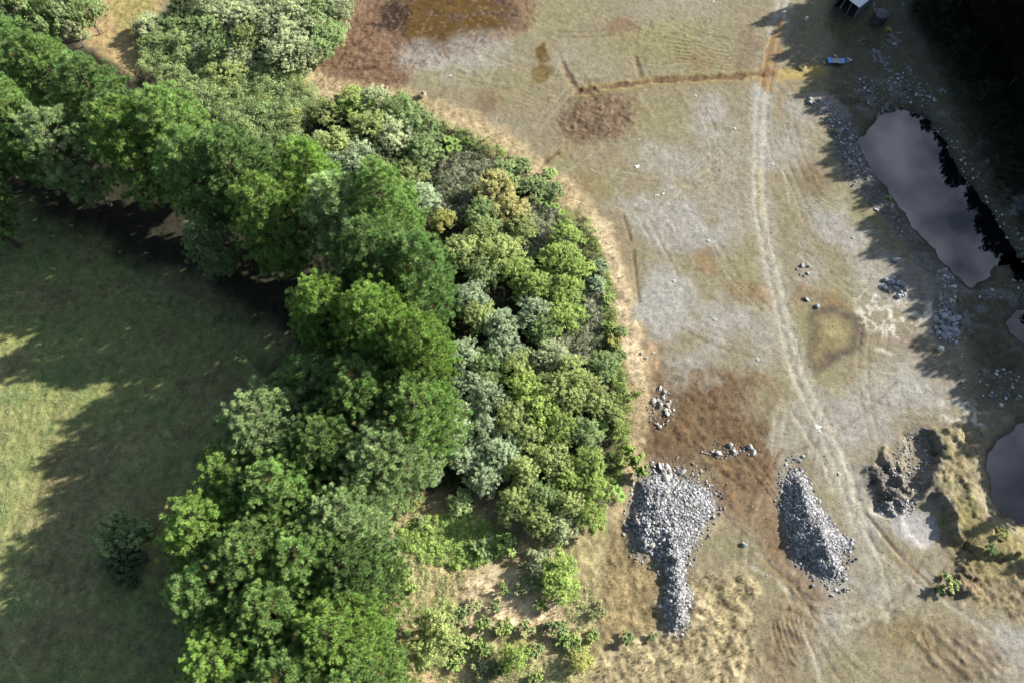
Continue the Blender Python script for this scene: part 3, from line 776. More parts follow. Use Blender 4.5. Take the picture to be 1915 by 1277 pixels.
t.links.new(nC.outputs['Fac'], bp.inputs['Height']); t.links.new(bp.outputs[0], b.inputs['Normal'])
tag(link_mesh('ground', gme, gm), kind='structure')

# water
wm = bpy.data.materials.new('pond_water'); wm.use_nodes = True
t = wm.node_tree; b = t.nodes['Principled BSDF']
b.inputs['Base Color'].default_value = (0.003, 0.004, 0.006, 1); b.inputs['Roughness'].default_value = 0.03
b.inputs['IOR'].default_value = 1.5
nw = N(t, 'ShaderNodeTexNoise'); nw.inputs['Scale'].default_value = 0.8; nw.inputs['Detail'].default_value = 3
ge = N(t, 'ShaderNodeNewGeometry'); t.links.new(ge.outputs['Position'], nw.inputs['Vector'])
bp = N(t, 'ShaderNodeBump'); bp.inputs['Strength'].default_value = 0.02; bp.inputs['Distance'].default_value = 0.05
t.links.new(nw.outputs['Fac'], bp.inputs['Height']); t.links.new(bp.outputs[0], b.inputs['Normal'])
for pd in (POND1, POND2, POND3, POND4):
    q = np.array(pd); c0 = q.mean(0)
    q2 = c0 + (q - c0) * (1 + 2.2 / np.linalg.norm(q - c0, axis=1))[:, None]
    me = bpy.data.meshes.new('pond_water')
    me.from_pydata([(x, y, POND_Z) for x, y in q2], [], [list(range(len(q2)))])
    me.update()
    if me.polygons[0].normal.z < 0: me.flip_normals()
    tag(link_mesh('pond_water', me, wm), kind='structure')

# ------------------------------------------------------------------ tree prototypes
def pine_proto(seed, h=25.0, r=8.0, base=0.14, nb=125, needle=0.85):
    rng = np.random.RandomState(seed)
    paths = []
    lean = rng.normal(size=2) * 0.5
    tr = [(lean[0] * (k / 7) ** 1.5, lean[1] * (k / 7) ** 1.5, h * 0.96 * k / 7) for k in range(8)]
    paths.append((tr, [0.52 * (1 - k / 7.6) + 0.03 for k in range(8)]))
    cs, rad, out_ = [], [], []
    lob = rng.rand(4) * 6.28
    for i in range(nb):
        f = base + (0.985 - base) * ((i + rng.rand()) / nb) ** 0.92
        az = i * 2.39996 + rng.normal() * 0.25
        g = (f - base) / (1 - base)
        prof = min(1.0, (g / 0.22) ** 0.6) * (max(0.0, 1 - max(0, (g - 0.22) / 0.80) ** 2.3)) ** 0.8
        L = r * prof * (0.86 + 0.16 * math.sin(3 * az + lob[0]) * math.cos(2 * az + lob[1])) * rng.uniform(0.80, 1.08)
        L = max(L, 0.9)
        z0 = f * h; t0 = (z0 / (h * 0.96)) ** 1.5
        x0, y0 = lean * t0
        rise = rng.uniform(0.10, 0.42) * L * (1.0 if g > 0.3 else 0.4)
        pts = []
        for k in range(5):
            s = k / 4
            pts.append((x0 + math.cos(az) * L * s, y0 + math.sin(az) * L * s, z0 + rise * s ** 1.6 - 0.35 * math.sin(s * 3.1) * (1 - g)))
        paths.append((pts, [0.14 * (L / 8) + 0.02, 0.1 * (L / 8) + 0.02, 0.07, 0.045, 0.02]))
        npf = max(2, int(L * 1.75))
        for k in range(npf):
            s = 1 - 0.75 * (k / npf) * rng.uniform(0.7, 1.1) if k else 1.0
            i0 = min(int(s * 4), 3); q = s * 4 - i0
            p = np.array(pts[i0]) * (1 - q) + np.array(pts[i0 + 1]) * q
            sd = rng.normal() * (0.25 + 0.22 * L * (1 - abs(s - 0.6)))
            p = p + np.array([-math.sin(az) * sd, math.cos(az) * sd, rng.uniform(0.0, 0.5)])
            cs.append(p); rad.append(rng.uniform(0.55, 0.95) * needle); out_.append((math.cos(az), math.sin(az), 0.9))
    for k in range(5):
        cs.append(np.array([lean[0] + rng.normal() * 0.4, lean[1] + rng.normal() * 0.4, h * (0.9 + 0.02 * k)])); rad.append(0.7); out_.append((0, 0, 1))
    cs = np.array(cs); rad = np.array(rad); out_ = unit(np.array(out_))
    per = 92
    m = len(cs) * per
    c = np.repeat(cs, per, 0); R = np.repeat(rad, per)[:, None]; o = np.repeat(out_, per, 0)
    d = unit(randdir(rng, m) + o * 0.75)
    w_ = unit(np.cross(d, randdir(rng, m))) * ((0.042 + 0.026 * rng.rand(m)) * needle ** 1.2)[:, None]
    a = c + d * R * 0.25; tip = c + d * R * rng.uniform(0.8, 1.3, m)[:, None] + np.array([0, 0, 0.12])
    V = np.stack([a - w_, tip, a + w_], 1).reshape(-1, 3)
    base_t = np.repeat(np.clip(rng.normal(0.42, 0.16, len(cs)), 0.05, 0.8), per)
    tn = np.clip(base_t + rng.normal(0, 0.10, m), 0, 0.86)
    rust = np.repeat(rng.rand(len(cs)) < 0.018, per) & (rng.rand(m) < 0.5)
    tn[rust] = 1.0
    crown = np_mesh('pine_crown', V, np.arange(m * 3).reshape(-1, 3), np.repeat(tn, 3))
    tv, tf = tubes(paths, 5)
    return np_mesh('pine_trunk', tv, tf), crown, h, r


def broad_proto(seed, h=10.0, r=4.6, base=0.16, lobes=24, leaf=0.115, nclump=380, per=52, spread=0.86, flat=1.0):
    rng = np.random.RandomState(seed)
    zc = h * (base + (1 - base) * 0.5); rz = h * (1 - base) * 0.5
    lc, lr = [], []
    for i in range(lobes):
        az = i * 2.4 + rng.rand(); q = math.sqrt((i + 0.4) / lobes)
        zz = zc + rz * (0.58 - 0.85 * q ** 2 + rng.uniform(-0.42, 0.36)) * flat
        lc.append((math.cos(az) * r * spread * q, math.sin(az) * r * spread * q, zz)); lr.append(r * rng.uniform(0.12, 0.40) * (1.2 - 0.45 * q))
    lc = np.array(lc); lr = np.array(lr)
    top = lc[0]
    paths = [([(0, 0, 0), (0.1, 0, h * 0.25), (top[0] * 0.5, top[1] * 0.5, h * 0.55), (top[0], top[1], top[2])], [0.24 * h / 10, 0.17 * h / 10, 0.1, 0.03])]
    for c in lc[1:]:
        z0 = h * rng.uniform(0.12, 0.35)
        paths.append(([(0.05, 0, z0), (c[0] * 0.5, c[1] * 0.5, z0 + (c[2] - z0) * 0.6), tuple(c)], [0.11 * h / 10, 0.07 * h / 10, 0.02]))
    k = rng.randint(0, lobes, nclump * 9); d = randdir(rng, nclump * 9)
    d[:, 2] = np.where(d[:, 2] < -0.35, -d[:, 2], d[:, 2])
    p = lc[k] + d * (lr[k] * rng.uniform(0.7, 1.25, len(k)))[:, None] * np.array([1, 1, rz / r * 1.15 if rz > r else 1.0])
    dist = np.linalg.norm(p[:, None, :] - lc[None], axis=2) / lr[None]
    dist[np.arange(len(k)), k] = 9
    keep = dist.min(1) > 0.72
    p, d = p[keep][:nclump], d[keep][:nclump]
    nc = len(p)
    m = nc * per
    cr = np.repeat(rng.uniform(0.28, 0.66, nc) * r / 4.6, per)[:, None]
    off = randdir(rng, m) * (rng.rand(m) ** 0.4)[:, None]
    dd = np.repeat(d, per, 0)
    ax = unit(dd * 0.8 + np.array([0, 0, 0.7]) + np.repeat(randdir(rng, nc), per, 0) * 0.35)
    off = off * 0.72 + ax * (off * ax).sum(1, keepdims=True) * 0.95
    c = np.repeat(p, per, 0) + (off + dd * 0.25) * cr
    nrm = unit(unit(off + dd * 0.6) * 0.8 + randdir(rng, m) * 0.75 + np.array([0, 0, 0.25]))
    V, Fc = diamonds(rng, c, nrm, leaf * rng.uniform(0.7, 1.25, m), 0.62)
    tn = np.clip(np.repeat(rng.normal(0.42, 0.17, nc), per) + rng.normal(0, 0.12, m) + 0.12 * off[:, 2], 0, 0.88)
    # inner foliage that keeps the crown from being hollow
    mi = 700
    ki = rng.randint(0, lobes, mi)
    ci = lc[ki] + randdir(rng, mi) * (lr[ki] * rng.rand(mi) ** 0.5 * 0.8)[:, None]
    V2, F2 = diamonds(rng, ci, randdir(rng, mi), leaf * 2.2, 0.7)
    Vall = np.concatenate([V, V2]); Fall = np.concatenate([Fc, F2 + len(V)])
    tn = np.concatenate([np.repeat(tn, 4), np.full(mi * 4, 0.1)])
    tv, tf = tubes(paths, 5)
    return np_mesh('tree_trunk', tv, tf), np_mesh('tree_crown', Vall, Fall, tn), h, r


def spire_proto(seed, h=22.0, r=3.4, nb=120):
    rng = np.random.RandomState(seed)
    paths = [([(0, 0, 0), (0, 0, h * 0.5), (0, 0, h)], [0.34, 0.2, 0.03])]
    cs, rad, out_ = [], [], []
    for i in range(nb):
        f = 0.06 + 0.93 * (i + rng.rand()) / nb; az = i * 2.39996
        L = max(0.25, r * (1 - f) ** 0.6 * rng.uniform(0.75, 1.2)) if f > .12 else r * .9
        pts = [(0, 0, f * h), (math.cos(az) * L * 0.5, math.sin(az) * L * 0.5, f * h + 0.1), (math.cos(az) * L, math.sin(az) * L, f * h - 0.12 * L)]
        paths.append((pts, [0.06, 0.04, 0.015]))
        for s in np.linspace(0.35, 1.0, max(1, int(L * 1.6))):
            cs.append((math.cos(az) * L * s, math.sin(az) * L * s, f * h - 0.1 * L * s)); rad.append(rng.uniform(0.5, 0.85)); out_.append((math.cos(az), math.sin(az), 0.2))
    cs.append((0, 0, h)); rad.append(0.5); out_.append((0, 0, 1))
    cs = np.array(cs); rad = np.array(rad); out_ = unit(np.array(out_)); per = 34; m = len(cs) * per
    c = np.repeat(cs, per, 0); R = np.repeat(rad, per)[:, None]; o = np.repeat(out_, per, 0)
    d = unit(randdir(rng, m) + o * 0.7)
    w_ = unit(np.cross(d, randdir(rng, m))) * 0.13
    a = c + d * R * 0.2; tip = c + d * R
    V = np.stack([a - w_, tip, a + w_], 1).reshape(-1, 3)
    tn = np.clip(rng.normal(0.42, 0.2, m), 0, 0.86)
    tv, tf = tubes(paths, 5)
    return np_mesh('conifer_trunk', tv, tf), np_mesh('conifer_crown', V, np.arange(m * 3).reshape(-1, 3), np.repeat(tn, 3)), h, r


PROTO = {
    'pine': [pine_proto(s) for s in (11, 12, 13, 14, 15)],
    'pine_big': [pine_proto(s, r=11.2, nb=170, needle=0.8) for s in (71, 72, 73, 74)],
    'pine_open': [pine_proto(s, base=0.12, nb=70) for s in (21, 22)],
    'broad': [broad_proto(s) for s in (31, 32, 33, 34, 35, 36, 37, 38)],
    'bush': [broad_proto(s, h=3.4, r=1.9, base=0.02, lobes=6, leaf=0.11, nclump=90, per=56) for s in (41, 42, 43, 44)],
    'dome': [broad_proto(s, h=4.2, r=3.2, base=0.02, lobes=12, leaf=0.10, nclump=260, per=70, spread=0.66, flat=0.8) for s in (51, 52)],
    'spire': [spire_proto(s) for s in (61, 62, 63)],
}
_pick = random.Random(5)


def plant(kind, name, x, y, h, r, mat, label, cat, group, variant=None, bark=None, rot=None):
    ps = PROTO[kind]; pr = ps[(_pick.randrange(len(ps)) if variant is None else variant) % len(ps)]
    trunk, crown, h0, r0 = pr
    root = empty(name, (x, y, gz(x, y) - 0.12), _pick.uniform(0, 6.28) if rot is None else rot)
    root.scale = (r / r0, r / r0, h / h0)
    tag(root, label, cat, group)
    for nm, me, mt in (('trunk', trunk, bark or M_BARK), ('crown', crown, ML[mat])):
        if not me.materials: me.materials.append(mt)
        o = bpy.data.objects.new(nm, me); COL.objects.link(o); o.parent = root
        o.material_slots[0].link = 'OBJECT'; o.material_slots[0].material = mt
    return root


def plant_px(kind, name, px, py, rpx, h, mat, label, cat='tree', group=None, zf=0.6, **k):
    x, y, _ = P(px, py, h * zf)
    return plant(kind, name, x, y, h, rpx * mpp(px, py, h * zf), mat, label, cat, group, **k)


exec_lists = []
# ------------------------------------------------------------------ the pine belt
GP = 'tall pines in the belt beside the meadow'
for px, py, rp, h, mt, vr, lab in [
    (20, 75, 80, 25, 'pine_dark', 0, 'dark green pine at the corner end of the belt, below the corner grove'),
    (110, 118, 78, 25, 'pine', 1, 'green pine whose tip points at the straw field, second in the belt from its corner'),
    (45, 215, 84, 26, 'pine', 2, 'large dull green pine at the frame edge, above the dappled end of the meadow shadow'),
    (120, 250, 80, 24, 'pine_pale', 5, 'loose pale pine with ragged lower boughs hanging into the shadow under the belt'),
    (190, 170, 84, 26, 'pine_dark', 3, 'dark pine tip just below the shadowed corner of the straw field'),
    (262, 238, 86, 25, 'pine_bright', 4, 'bright green pine whose tip overlaps the pale scrub below the straw field'),
    (330, 222, 82, 26, 'pine', 0, 'green pine with its pointed tip set against the widest part of the pale scrub'),
    (370, 300, 86, 25, 'pine', 2, 'yellowish green pine in mid belt, with a pale open pine hanging below it'),
    (452, 298, 84, 26, 'pine_dark', 1, 'deep green pine reaching to the shady end of the pale scrub'),
    (388, 425, 52, 16, 'pine_pale', 6, 'pale open pine standing alone out of the dark shadow below the belt'),
    (510, 385, 88, 25, 'pine_bright', 4, 'vivid green pine where the belt bends, below the dark hollow at the scrub end'),
    (585, 350, 70, 25, 'pine_bright', 0, 'bright pine tip just below the grey-green tree at the wood corner'),
    (640, 420, 86, 26, 'pine_pale', 3, 'pale feathery pine at the bend of the belt, beside the vivid green one'),
    (725, 400, 82, 27, 'pine', 2, 'fine-textured pine bulging towards the small yellow-green tree'),
    (700, 500, 82, 26, 'pine_dark', 1, 'bluish dark green pine below the bulge of the belt'),
    (785, 525, 78, 26, 'pine_dark', 0, 'blue-green pine touching the dark hollow in the wood, below the bulge'),
    (620, 600, 74, 24, 'pine_bright', 4, 'brightest yellow-green pine, its boughs reaching out over the dark meadow shadow'),
    (700, 625, 86, 27, 'pine_bright', 2, 'broad bright pine in the middle of the belt beside the brightest one'),
    (785, 660, 76, 27, 'pine_bright', 3, 'bright green pine bulging against the silver trees of the wood'),
    (595, 720, 66, 21, 'pine', 5, 'open pine with scattered tufts over the deep shadow of the belt'),
    (680, 745, 80, 26, 'pine', 1, 'pine with rusty dead twigs below the broad bright one'),
    (775, 775, 74, 26, 'pine', 4, 'green pine ending in a black hollow above the lone silver tree'),
    (520, 810, 88, 24, 'pine_pale', 3, 'pale blue-green pine standing out from the belt over the meadow shadow'),
    (720, 855, 80, 25, 'pine_pale', 0, 'soft pale pine above the tawny clearing, at its upper corner'),
    (610, 850, 74, 25, 'pine', 2, 'pine with rusty patches between the two pale ones'),
    (440, 885, 60, 22, 'pine_bright', 6, 'small bright pine on the outer edge just below the pale blue-green one'),
    (540, 925, 84, 25, 'pine', 1, 'round green pine in the lower belt, level with the lone dark bush in the meadow'),
    (655, 965, 76, 24, 'pine_pale', 3, 'grey-green pine beside the tawny edge of the clearing'),
    (400, 985, 74, 24, 'pine_bright', 4, 'bright pine nearest the lone dark bush of the meadow'),
    (480, 1040, 86, 25, 'pine', 0, 'big rounded pine in the lower belt with dead orange twigs'),
    (390, 1105, 70, 23, 'pine', 2, 'green pine on the outer edge below the lone dark bush'),
    (590, 1050, 84, 25, 'pine', 1, 'dense pine of the lower belt just inside the clearing edge'),
    (660, 1075, 74, 24, 'pine_dark', 4, 'dark green pine touching the pinkish bare spot of the clearing'),
    (520, 1150, 84, 25, 'pine', 3, 'pine in the bottom part of the belt, behind the outermost bright boughs'),
    (630, 1180, 92, 26, 'pine_bright', 2, 'smooth bright green pine beside the black shadow of the tall olive tree'),
    (450, 1235, 84, 24, 'pine_bright', 0, 'bright pine at the bottom edge with loose boughs over the meadow'),
    (560, 1270, 92, 26, 'pine', 1, 'pine cut by the bottom edge in the middle of the belt'),
    (680, 1290, 80, 25, 'pine', 4, 'pine cut by the bottom edge beside the straw-coloured clearing'),
    (-70, 200, 90, 26, 'pine', 1, 'pine mostly beyond the frame at the corner end of the belt'),
    (-80, 330, 80, 25, 'pine', 3, 'pine beyond the frame that throws shadow on the meadow'),
]:
    if px < 570 and py < 470: py += 36
    plant_px('pine_big' if py > 560 and vr < 5 and rp > 70 else ('pine' if vr < 5 else 'pine_open'), 'pine_tree', px, py, rp * (1.38 if py > 700 else (1.16 if py > 480 else 1.03)), h * (1.12 if py < 700 else 0.98), mt, lab, 'pine', GP, variant=vr % 5, rot=(px * 7 + py * 3) % 628 / 100)

# ------------------------------------------------------------------ the mixed wood
GW = 'broadleaf trees of the mixed wood'
for px, py, rp, h, mt, lab in [
    (612, 205, 36, 8, 'olive', 'dull olive tree at the corner of the wood nearest the pale scrub'),
    (598, 262, 24, 6, 'greygreen', 'little tree in the dark hollow between scrub and wood'),
    (670, 195, 42, 9, 'bright', 'yellow-green tree on the top edge of the wood below the reed land'),
    (700, 190, 40, 9, 'greygreen', 'grey-green tree second along the top edge of the wood'),
    (748, 205, 42, 9, 'mid', 'mid-green tree third along the top edge of the wood, near the lone tussock'),
    (690, 240, 42, 10, 'olive', 'sunlit olive tree just behind the yellow-green one, above the black gap'),
    (740, 250, 46, 10, 'greygreen', 'soft grey tree in the middle of the upper clump'),
    (785, 240, 40, 9, 'mid', 'tree on the outer flank of the upper clump, facing the dry bank'),
    (790, 285, 42, 9, 'mid', 'green tree just beside the pale fern clump of the upper bank'),
    (720, 290, 36, 9, 'dark', 'darker tree between the upper clump and the pale grey one'),
    (630, 272, 44, 10, 'olive', 'pale-tipped olive tree at the edge of the hollow above the pines'),
    (675, 300, 46, 10, 'silver', 'pale grey-leaved tree above the bright pine tip'),
    (620, 312, 34, 9, 'silver', 'small silvery tree wedged between hollow and pines'),
    (705, 318, 36, 9, 'olive', 'olive tree tucked behind the bulge of the pine belt'),
    (765, 330, 40, 9, 'olive', 'olive-grey tree beside the grey bramble patch, upper of two'),
    (785, 372, 42, 9, 'silver', 'pale grey tree beside the grey bramble patch, lower of two'),
    (828, 412, 26, 7, 'gold', 'small yellow-green tree standing apart in the dark gap'),
    (925, 355, 44, 8, 'yellow', 'golden olive tree in front of the mint bushes'),
    (955, 395, 40, 8, 'yellow', 'golden tree beside the inner grey bramble patch'),
    (905, 400, 40, 9, 'mid', 'mid-green tree leaning out of the golden clump'),
    (975, 425, 34, 8, 'olive', 'brownish olive tree at the lower end of the golden clump'),
    (865, 470, 46, 10, 'olive', 'pale-tipped olive tree facing the blue-green pine'),
    (905, 440, 36, 9, 'olive', 'round-topped tree between the golden clump and the pines'),
    (940, 470, 44, 10, 'olive', 'olive tree in the centre of the wood, above the black hollow'),
    (965, 505, 38, 9, 'bright', 'green tree bordering the pocket of grey bramble'),
    (905, 510, 34, 9, 'mid', 'shaded tree on the upper lip of the black hollow'),
    (1058, 445, 38, 7, 'bright', 'bright green tree nearest the pale bank, with a long shadow on the brambles'),
    (1045, 485, 40, 8, 'bright', 'bright green tree just below the one shading the brambles'),
    (1075, 500, 36, 8, 'bright', 'vivid green tree on the outer edge, above the larger bramble field'),
    (1000, 535, 40, 9, 'bright', 'yellowish green tree inside the outer clump'),
    (1055, 545, 44, 9, 'bright', 'vivid green tree bordering the grey strip of bramble'),
    (1000, 585, 40, 9, 'silver', 'silver-leaved tree on the lower side of the black hollow'),
    (1055, 590, 42, 9, 'bright', 'vivid green tree just above the larger bramble field'),
    (1015, 615, 34, 9, 'mid', 'green tree closing the outer clump at its foot'),
    (880, 555, 36, 11, 'silver', 'tall pale tree rising between pine belt and black hollow'),
    (895, 590, 36, 10, 'olive', 'olive tree just below the tall pale one'),
    (935, 605, 38, 10, 'silver', 'pale grey tree at the lower rim of the black hollow'),
    (945, 645, 38, 10, 'silver', 'grey-leaved tree linking the two halves of the wood'),
    (868, 665, 36, 10, 'silver', 'silver tree pressed against the bright pines, topmost of the silver row'),
    (908, 690, 40, 10, 'mid', 'greener tree behind the silver row'),
    (880, 715, 36, 10, 'silver', 'silver tree second in the row against the pines'),
    (915, 745, 40, 10, 'silver', 'silver tree with very pale boughs, third in the row'),
    (860, 770, 30, 9, 'silver', 'small silver tree in the nook under the pine edge'),
    (968, 680, 36, 9, 'olive', 'olive-brown tree in the heart of the lower wood'),
    (1030, 665, 38, 9, 'greygreen', 'greyish tree at the foot of the larger bramble field'),
    (1062, 690, 38, 9, 'olive', 'olive tree beside the greyish one below the brambles'),
    (985, 725, 40, 10, 'bright', 'yellow-green tree lighting the middle of the lower wood'),
    (1030, 720, 38, 9, 'olive', 'olive tree in the lower wood between yellow-green and outer rows'),
    (1130, 680, 32, 7, 'mid', 'rounded tree out on the edge by the bramble field'),
    (1090, 715, 34, 8, 'olive', 'tree just inside the rounded edge tree'),
    (1010, 765, 40, 10, 'bright', 'bright tree below the yellow-green one'),
    (1070, 745, 36, 9, 'olive', 'olive tree above the round dark-sided one'),
    (955, 780, 38, 10, 'olive', 'olive tree beside the pale boughs of the silver row'),
    (1120, 750, 32, 7, 'olive', 'round tree with a dark shaded side near the edge'),
    (1150, 775, 20, 5, 'olive', 'small olive shrub outside the round dark-sided tree'),
    (1045, 800, 38, 9, 'bright', 'small-leaved bright tree in the lower wood'),
    (850, 805, 38, 10, 'silver', 'grey tree on the rim of the black pit beside the pines'),
    (905, 800, 34, 10, 'silver', 'pale tree above the black pit in the wood'),
    (990, 820, 38, 10, 'olive', 'olive tree over the dark cleft in the lower wood'),
    (800, 865, 38, 10, 'silver', 'lone large silver-white tree at the tip of the wood by the pines'),
    (940, 845, 40, 10, 'silver', 'pale olive tree with whitish tips below the black pit'),
    (870, 855, 34, 9, 'silver', 'silver-green tree between lone silver tree and the pale olive one'),
    (905, 890, 36, 9, 'silver', 'silver-green tree above the mint bush of the clearing'),
    (1095, 810, 36, 8, 'mid', 'dark-sided tree on the outer edge beside the striped fern'),
    (1030, 860, 40, 10, 'olive', 'olive tree in the bottom part of the wood'),
    (980, 880, 36, 10, 'olive', 'tree beside the dark cleft, facing the clearing'),
    (1100, 865, 36, 9, 'bright', 'bright tree on the outer edge opposite the lone round shrub'),
    (1060, 890, 34, 9, 'bright', 'green tree inside the outer edge, level with the big stone heap'),
    (1110, 910, 34, 9, 'bright', 'tall bright edge tree facing the big stone heap'),
    (965, 940, 40, 10, 'olive', 'round olive tree overhanging the upper side of the clearing'),
    (1015, 925, 34, 10, 'mid', 'small crown beside the round olive one'),
    (1010, 975, 32, 9, 'olive', 'dusty olive tree at the foot of the wood'),
    (1065, 945, 36, 9, 'olive', 'olive tree of the lowest row near the outer edge'),
    (1050, 985, 32, 8, 'greygreen', 'greyish drooping tree at the very foot of the wood'),
    (1105, 965, 34, 8, 'bright', 'bright tree closing the outer edge at the foot'),
]:
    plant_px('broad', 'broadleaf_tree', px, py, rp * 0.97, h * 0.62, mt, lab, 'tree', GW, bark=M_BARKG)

GE = 'trees standing apart around the clearing'
for px, py, rp, h, mt, lab in [
    (815, 1160, 40, 8, 'olive', 'tall olive tree above the clearing foot, upper stem of the clump with the black shadow'),
    (800, 1215, 40, 8, 'olive', 'tall olive tree, lower stem of the clump with the black shadow'),
    (835, 1195, 30, 8, 'olive', 'lesser olive tree on the sunny side of the black-shadowed clump'),
    (1045, 1060, 34, 4.5, 'bright', 'bright green tree at the tip of the dry straw clearing, upper one'),
    (1050, 1095, 34, 4.0, 'bright', 'bright green tree at the tip of the dry straw clearing, lower one'),
    (1010, 1050, 28, 3.2, 'greygreen', 'grey-green tree shading the upper end of the straw clearing'),
    (962, 1228, 30, 4.5, 'bright', 'round vivid green tree alone near the bottom edge'),
    (1086, 1234, 24, 3, 'gold', 'round yellowish shrub at the corner of the tussock ground'),
]:
    plant_px('broad', 'broadleaf_tree', px, py, rp, h, mt, lab, 'tree', GE, bark=M_BARKG)

# scrub slope above the pines: single trees and bushes that stand out of it
GS = 'trees on the scrub slope beside the straw field'
for px, py, rp, h, mt, lab in [
    (275, 45, 26, 6, 'greygreen', 'greyish tree on the edge of the straw field, topmost of the slope'),
    (330, 45, 36, 6, 'mid', 'green bushy tree just inside the straw field edge'),
    (345, 75, 36, 6, 'mint', 'mint-green tree below the green bushy one'),
    (385, 55, 42, 7, 'mid', 'long green tree in the upper part of the slope'),
    (405, 85, 30, 7, 'mid', 'dense green tree at the lower end of the long green one'),
    (345, 15, 32, 7, 'dark', 'dark tree cut by the top edge beside the straw field'),
    (415, 25, 34, 8, 'greygreen', 'grey-green tree at the top edge beside the dark ones'),
    (465, 35, 40, 9, 'greygreen', 'tall grey tree above the first black gap of the slope'),
    (460, 75, 32, 8, 'olive', 'olive-topped tree between the two black gaps'),
    (505, 15, 40, 9, 'greygreen', 'tall grey-leaved tree cut by the top edge'),
    (520, 45, 40, 9, 'greygreen', 'darkish grey tree in the tall group by the reed land'),
    (555, 20, 36, 9, 'greygreen', 'grey tree at the top edge of the group by the reed land'),
    (590, 15, 34, 8, 'mid', 'green tree at the top edge, nearest but one to the reed land'),
    (630, 18, 30, 7, 'greygreen', 'grey tree at the top edge touching the reed land'),
    (575, 55, 38, 8, 'greygreen', 'grey-green tree facing the reed land'),
    (612, 62, 34, 7, 'mid', 'green tree whose foot meets the brown reed land'),
    (535, 92, 42, 8, 'greygreen', 'broad grey tree below the second black gap'),
    (570, 102, 30, 7, 'greygreen', 'round grey tree pointing at the brown reed land'),
    (600, 90, 26, 6, 'mid', 'small green tree by the amber verge of the reed land'),
    (445, 100, 34, 6, 'greygreen', 'grey tree under the first black gap'),
    (425, 130, 36, 5, 'olive', 'olive bush standing in the middle of the pale scrub'),
    (380, 92, 28, 5, 'greygreen', 'grey bush at the head of the pale scrub'),
    (300, 75, 28, 5, 'mint', 'mint tree above the deep shadow on the straw field'),
    (495, 205, 20, 4, 'mid', 'small dark green bush low in the pale scrub'),
    (492, 130, 12, 3, 'gold', 'yellow-green bush dot beside the grey ones of the scrub'),
    (435, 168, 16, 3, 'mid', 'green bush dot in the broad part of the pale scrub'),
    (500, 188, 10, 3, 'gold', 'tiny yellow-green bush above the small dark one'),
    (555, 220, 18, 4, 'gold', 'yellow-green bush at the rim of the dark hollow'),
    (275, 82, 16, 4, 'olive', 'small olive tree standing in the deep shadow of the straw field'),
]:
    plant_px('broad', 'scrub_tree', px, py, rp * 1.12, h * 0.75, mt, lab, 'tree', GS, bark=M_BARKG)

GC = 'trees of the corner grove'
for px, py, rp, h, mt, lab in [
    (10, 18, 44, 13, 'mid', 'tree of the corner grove cut by both frame edges'),
    (62, 8, 44, 14, 'olive', 'brownish tall tree of the corner grove at the top edge'),
    (75, 42, 36, 12, 'mid', 'tree in the middle of the corner grove, above the pine belt'),
    (118, 22, 42, 13, 'mid', 'tall tree of the corner grove with bare pale stems'),
    (155, 15, 36, 12, 'mid', 'tree of the corner grove leaning over the straw field'),
    (130, 48, 26, 10, 'greygreen', 'thin grey tree of the corner grove nearest the pines'),
    (100, -30, 46, 13, 'mid', 'tree of the corner grove beyond the top edge'),
]:
    plant_px('broad', 'grove_tree', px, py, rp, h, mt, lab, 'tree', GC, bark=M_BARKG)

GM = 'rounded mint bushes on the bank'
for px, py, rp, mt, lab in [
    (945, 318, 30, 'mint', 'round mint-green bush nearest the fern clump, topmost of the bank bushes'),
    (975, 312, 26, 'mint', 'round mint-green bush on the crest of the bank'),
    (1002, 350, 34, 'mint', 'largest round mint-green bush, above the light green ferns'),
    (1028, 325, 18, 'mint', 'small mint-green bush beside the ditch mouth'),
    (1035, 358, 26, 'mint', 'mint-green bush lowest on the bank beside the ditch'),
    (960, 345, 22, 'mint', 'mint-green bush squeezed behind the golden trees'),
    (862, 940, 30, 'mint', 'bright mint bush at the upper side of the bramble clearing'),
    (790, 1050, 0, 'mint', ''),
    (1122, 500, 20, 'silver', 'pale bush between outer wood edge and dry bank, upper one'),
    (1118, 530, 20, 'silver', 'pale bush between outer wood edge and dry bank, lower one'),
    (1162, 620, 16, 'mint', 'pale mint shrub at the bank top, upper of two'),
    (1160, 665, 16, 'mint', 'pale mint shrub at the bank top, lower of two'),
]:
    if rp: plant_px('dome', 'mint_bush', px, py, rp, rp * 0.06 + 0.6, mt, lab, 'bush', GM, zf=0.5)

